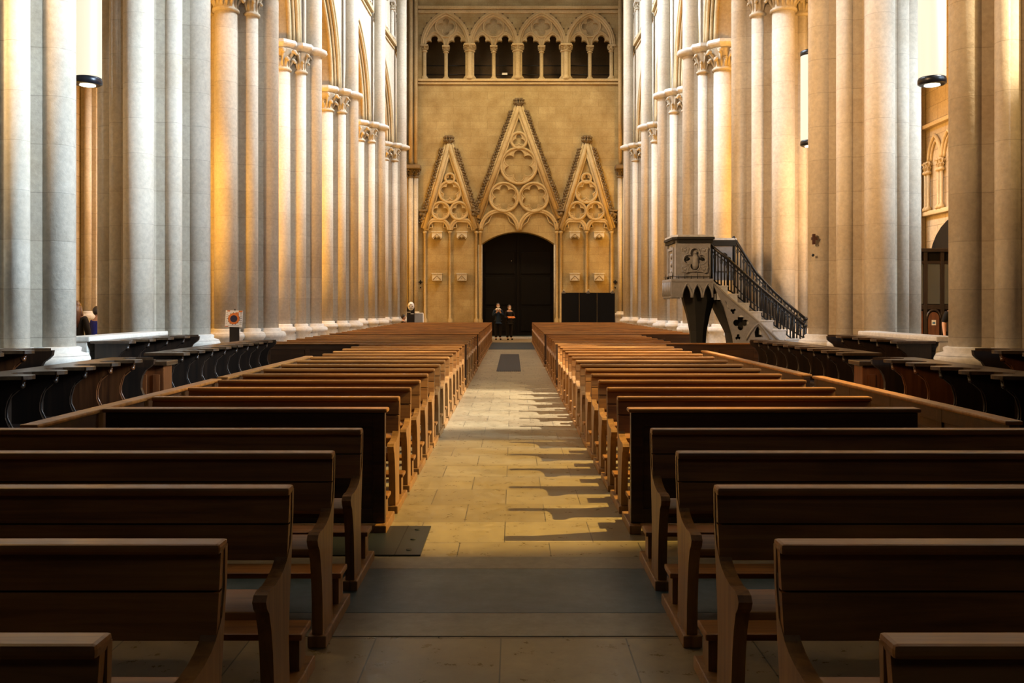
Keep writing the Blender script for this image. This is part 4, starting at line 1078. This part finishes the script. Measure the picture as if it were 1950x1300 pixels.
# ------------------------------------------------------------------ the far side seen through the pulpit-side gap
yw = 12.6
def aw(y, z, w=0): return (yw - w, y, z)
t = MB()
t.box(yw-.16, yw+.05, 20, 28.4, 4.36, 4.50, .03); t.box(yw-.16, yw+.05, 20, 28.4, 7.0, 7.12, .03); trim(t, M['carve'])
r = thing('blind_arcade', 'pointed blind arches on colonnettes high on the wall above the porch', 'blind arcade', (0,0,0))
m = MB()
for i in range(5):
    yc = 27.55-.85*i
    m.tube([aw(u,v,.06) for u,v in arch_pts(yc-.40, yc+.40, 6.0, .72, 8)], .055, 8)
    m.tube([aw(u,v,.03) for u,v in arch_pts(yc-.30, yc+.30, 6.0, .58, 8)], .04, 8)
m.build('arch_moulding', M['carve'], r)
for i in range(6):
    for dy in (-.09, .09):
        s = MB(); s.lathe([(.10,4.5),(.10,4.58),(.05,4.64),(.05,5.65)], yw-.10, 27.97-.85*i+dy, 10); capital_mb(s, yw-.10, 27.97-.85*i+dy, .05, 5.65, 5.98, 8); s.build('colonnette', M['carve'], r)
m = MB(); m.plate([(24.0,0)] + [(26.0+2.0*math.cos(PI-PI*i/14)*.98, 2.9+1.35*math.sin(PI*i/14)) for i in range(15)] + [(28.0,0)], [], .0, .03, lambda u,v,w: (yw-w,u,v))
struct(m.build('door_2', M['door']))
r = thing('porch', 'dark wooden inner porch with glazed panes and an arched door', 'porch', (at(1776,25.4),25.4,0))
m = MB(); H = 3.22
m.box(-.55,.75,.05,.09,0,H); m.build('back_board', M['door'], r)
m = MB()
for x in (-.52,-.20,.26,.62): m.box(x-.05,x+.05,-.03,.05,0,H-.1,.008)
m.box(-.572,.752,-.024,.046,H-.42,H-.34,.006); m.box(-.572,.752,-.02,.046,1.55,1.68,.006); m.box(-.572,.752,-.024,.046,.003,.2,.006)
m.build('frame', M['stall'], r)
m = MB(); m.box(-.62,.80,-.10,.12,H-.1,H,.02); m.build('cornice', M['stall'], r)
for x0, x1 in ((-.46,-.26),(-.14,.20),(.32,.56)):
    m = MB(); m.box(x0,x1,.0,.02,1.7,H-.43); m.build('pane', M['glass'], r)
m = MB(); m.plate([(-.13,.22)] + [(.02+.15*math.cos(PI-PI*i/10), 1.30+.15*math.sin(PI*i/10)*1.2) for i in range(11)] + [(.17,.22)], [], 0, .03, lambda u,v,w: (u,-w,v)); m.build('arched_panel', M['stall_brown'], r)
m = MB(); m.tube([(.02+.19*math.cos(PI-PI*i/10),-.03,1.30+.24*math.sin(PI*i/10)) for i in range(11)], .03, 8); m.build('arch_moulding', M['stall'], r)
m = MB(); m.box(-.04,.07,-.045,-.03,1.12,1.26); nt = m.build('notice', M['white'], r)
m = MB(); m.box(-.025,.05,-.05,-.045,1.15,1.21); m.build('notice_print', plain('blue_print', (.08,.2,.35), .5), nt)
for x0, x1 in ((-.45,-.27),(.33,.55)):
    m = MB(); m.box(x0,x1,-.01,.03,.25,1.5,.01); m.build('lower_panel', M['stall_brown'], r)

# ------------------------------------------------------------------ light
def area(name, loc, rot, sx, sy, power, col, spread=180):
    l = bpy.data.lights.new(name, 'AREA'); l.spread = math.radians(spread); l.shape = 'RECTANGLE'; l.size = sx; l.size_y = sy; l.energy = power; l.color = col
    o = bpy.data.objects.new(name, l); COL.objects.link(o); o.location = loc; o.rotation_euler = rot; return o
def aim(o, target):
    d = Vector(target) - o.location; o.rotation_euler = d.to_track_quat('-Z', 'Y').to_euler(); return o
def point(name, loc, power, col, rad=.25):
    l = bpy.data.lights.new(name, 'POINT'); l.energy = power; l.color = col; l.shadow_soft_size = rad
    o = bpy.data.objects.new(name, l); COL.objects.link(o); o.location = loc; return o
def spot(name, loc, target, power, col, ang, blend=.4, rad=.2):
    l = bpy.data.lights.new(name, 'SPOT'); l.energy = power; l.color = col; l.spot_size = math.radians(ang); l.spot_blend = blend; l.shadow_soft_size = rad
    o = bpy.data.objects.new(name, l); COL.objects.link(o); o.location = loc; aim(o, target); return o
COOL = (.80,.90,1.0); WARM = (1.0,.47,.058); GOLD = (1.0,.68,.26)
# daylight from the clerestory windows, above the picture on both sides
aim(area('clerestory_light', (-6.3, 31, 21.0), (0,0,0), 24, 2.5, 4700, COOL, 85), (6.0, 31, 10.0))
aim(area('clerestory_light', (6.3, 31, 21.0), (0,0,0), 24, 2.5, 4700, COOL, 85), (-6.0, 31, 10.0))
# daylight from the transept windows
aim(area('transept_light', (12.0, 8.5, 9.0), (0,0,0), 3, 6, 1900, (.66,.83,1.0), 60), (-6.0, 15.2, 5.5))
aim(area('transept_light', (11.5, 13.5, 7.0), (0,0,0), 2, 6, 210, (.72,.87,1.0), 70), (7.4, 17.3, 4.0))
aim(area('front_pew_fill', (0, -6, 11), (0,0,0), 5, 3, 13, (.95,.95,1.0), 90), (0, 8, 0))  # added weak fill from behind the camera for the front pews
# warm lamp of the crossing, across from the pulpit
aim(area('crossing_lamp_light', (-9.0, 5.0, 8.0), (0,0,0), 1.5, 4, 480, (1,.58,.26), 60), (6.5, 18.5, 5.5))
# lamps in the aisle bays
mids = [14.7, 19.8, 25.0, 30.5, 36.3, 41.7, 47.0]
for sd in (-1, 1):
    for k, y in enumerate(mids):
        q = 1.0 if k > 1 else (.06 if k == 0 else .75)
        point('aisle_lamp_light', (sd*9.2, y, 6.0), (160 if sd < 0 or k > 3 else 90)*q, WARM, .3)
        for z in (3.0, 5.6, 8.3):
            if k < 2 and z == 5.6: z = 4.6
            point('arcade_lamp_light', (sd*7.35, y, z), 190*q, WARM, .15)
    point('arcade_lamp_light', (sd*7.5, 9.4, 5.2), 430 if sd < 0 else 160, (1,.62,.2), .2)
# lamps washing down the west wall
spot('west_wash', (-3.2, 43.0, 19.2), (-.6, 50, 7), 2300, GOLD, 84, .9, .4)
spot('west_wash', (3.8, 43.0, 19.2), (1.2, 50, 7), 2300, GOLD, 84, .9, .4)
# sun through high windows on the pulpit side
spot('sun_patch', (11.0, 9.3, 11.0), (.1, 8.8, 0), 22000, (1,.68,.20), 20, .25, .10)
spot('sun_patch', (11.0, 13.6, 12.7), (.1, 15.2, 0), 42000, (1,.93,.82), 22, .4, .10)
spot('sun_patch', (10.5, 5.3, 11.0), (2.1, 16.3, .8), 16000, (1,.80,.50), 13, .6, .10)

wd = bpy.data.worlds.new('World'); sc.world = wd; wd.use_nodes = True
wd.node_tree.nodes['Background'].inputs[0].default_value = (.5,.65,.9,1); wd.node_tree.nodes['Background'].inputs[1].default_value = .01

# ------------------------------------------------------------------ camera
cam = bpy.data.cameras.new('Camera'); co = bpy.data.objects.new('Camera', cam); COL.objects.link(co)
co.location = (0,0,EYE); co.rotation_euler = (PI/2,0,0)
cam.sensor_width = 36; cam.lens = 36*F/1950; cam.shift_x = -(VX-975)/1950; cam.shift_y = -(650-VY)/1950; cam.clip_end = 200
sc.camera = co
vs = sc.view_settings; vs.view_transform = 'Standard'; vs.look = 'None'; vs.exposure = 0; vs.gamma = 1; vs.use_curve_mapping = False
sc.cycles.use_denoising = True; sc.cycles.max_bounces = 6; sc.cycles.diffuse_bounces = 2; sc.cycles.caustics_reflective = False; sc.cycles.caustics_refractive = False
sc.cycles.sample_clamp_indirect = 4
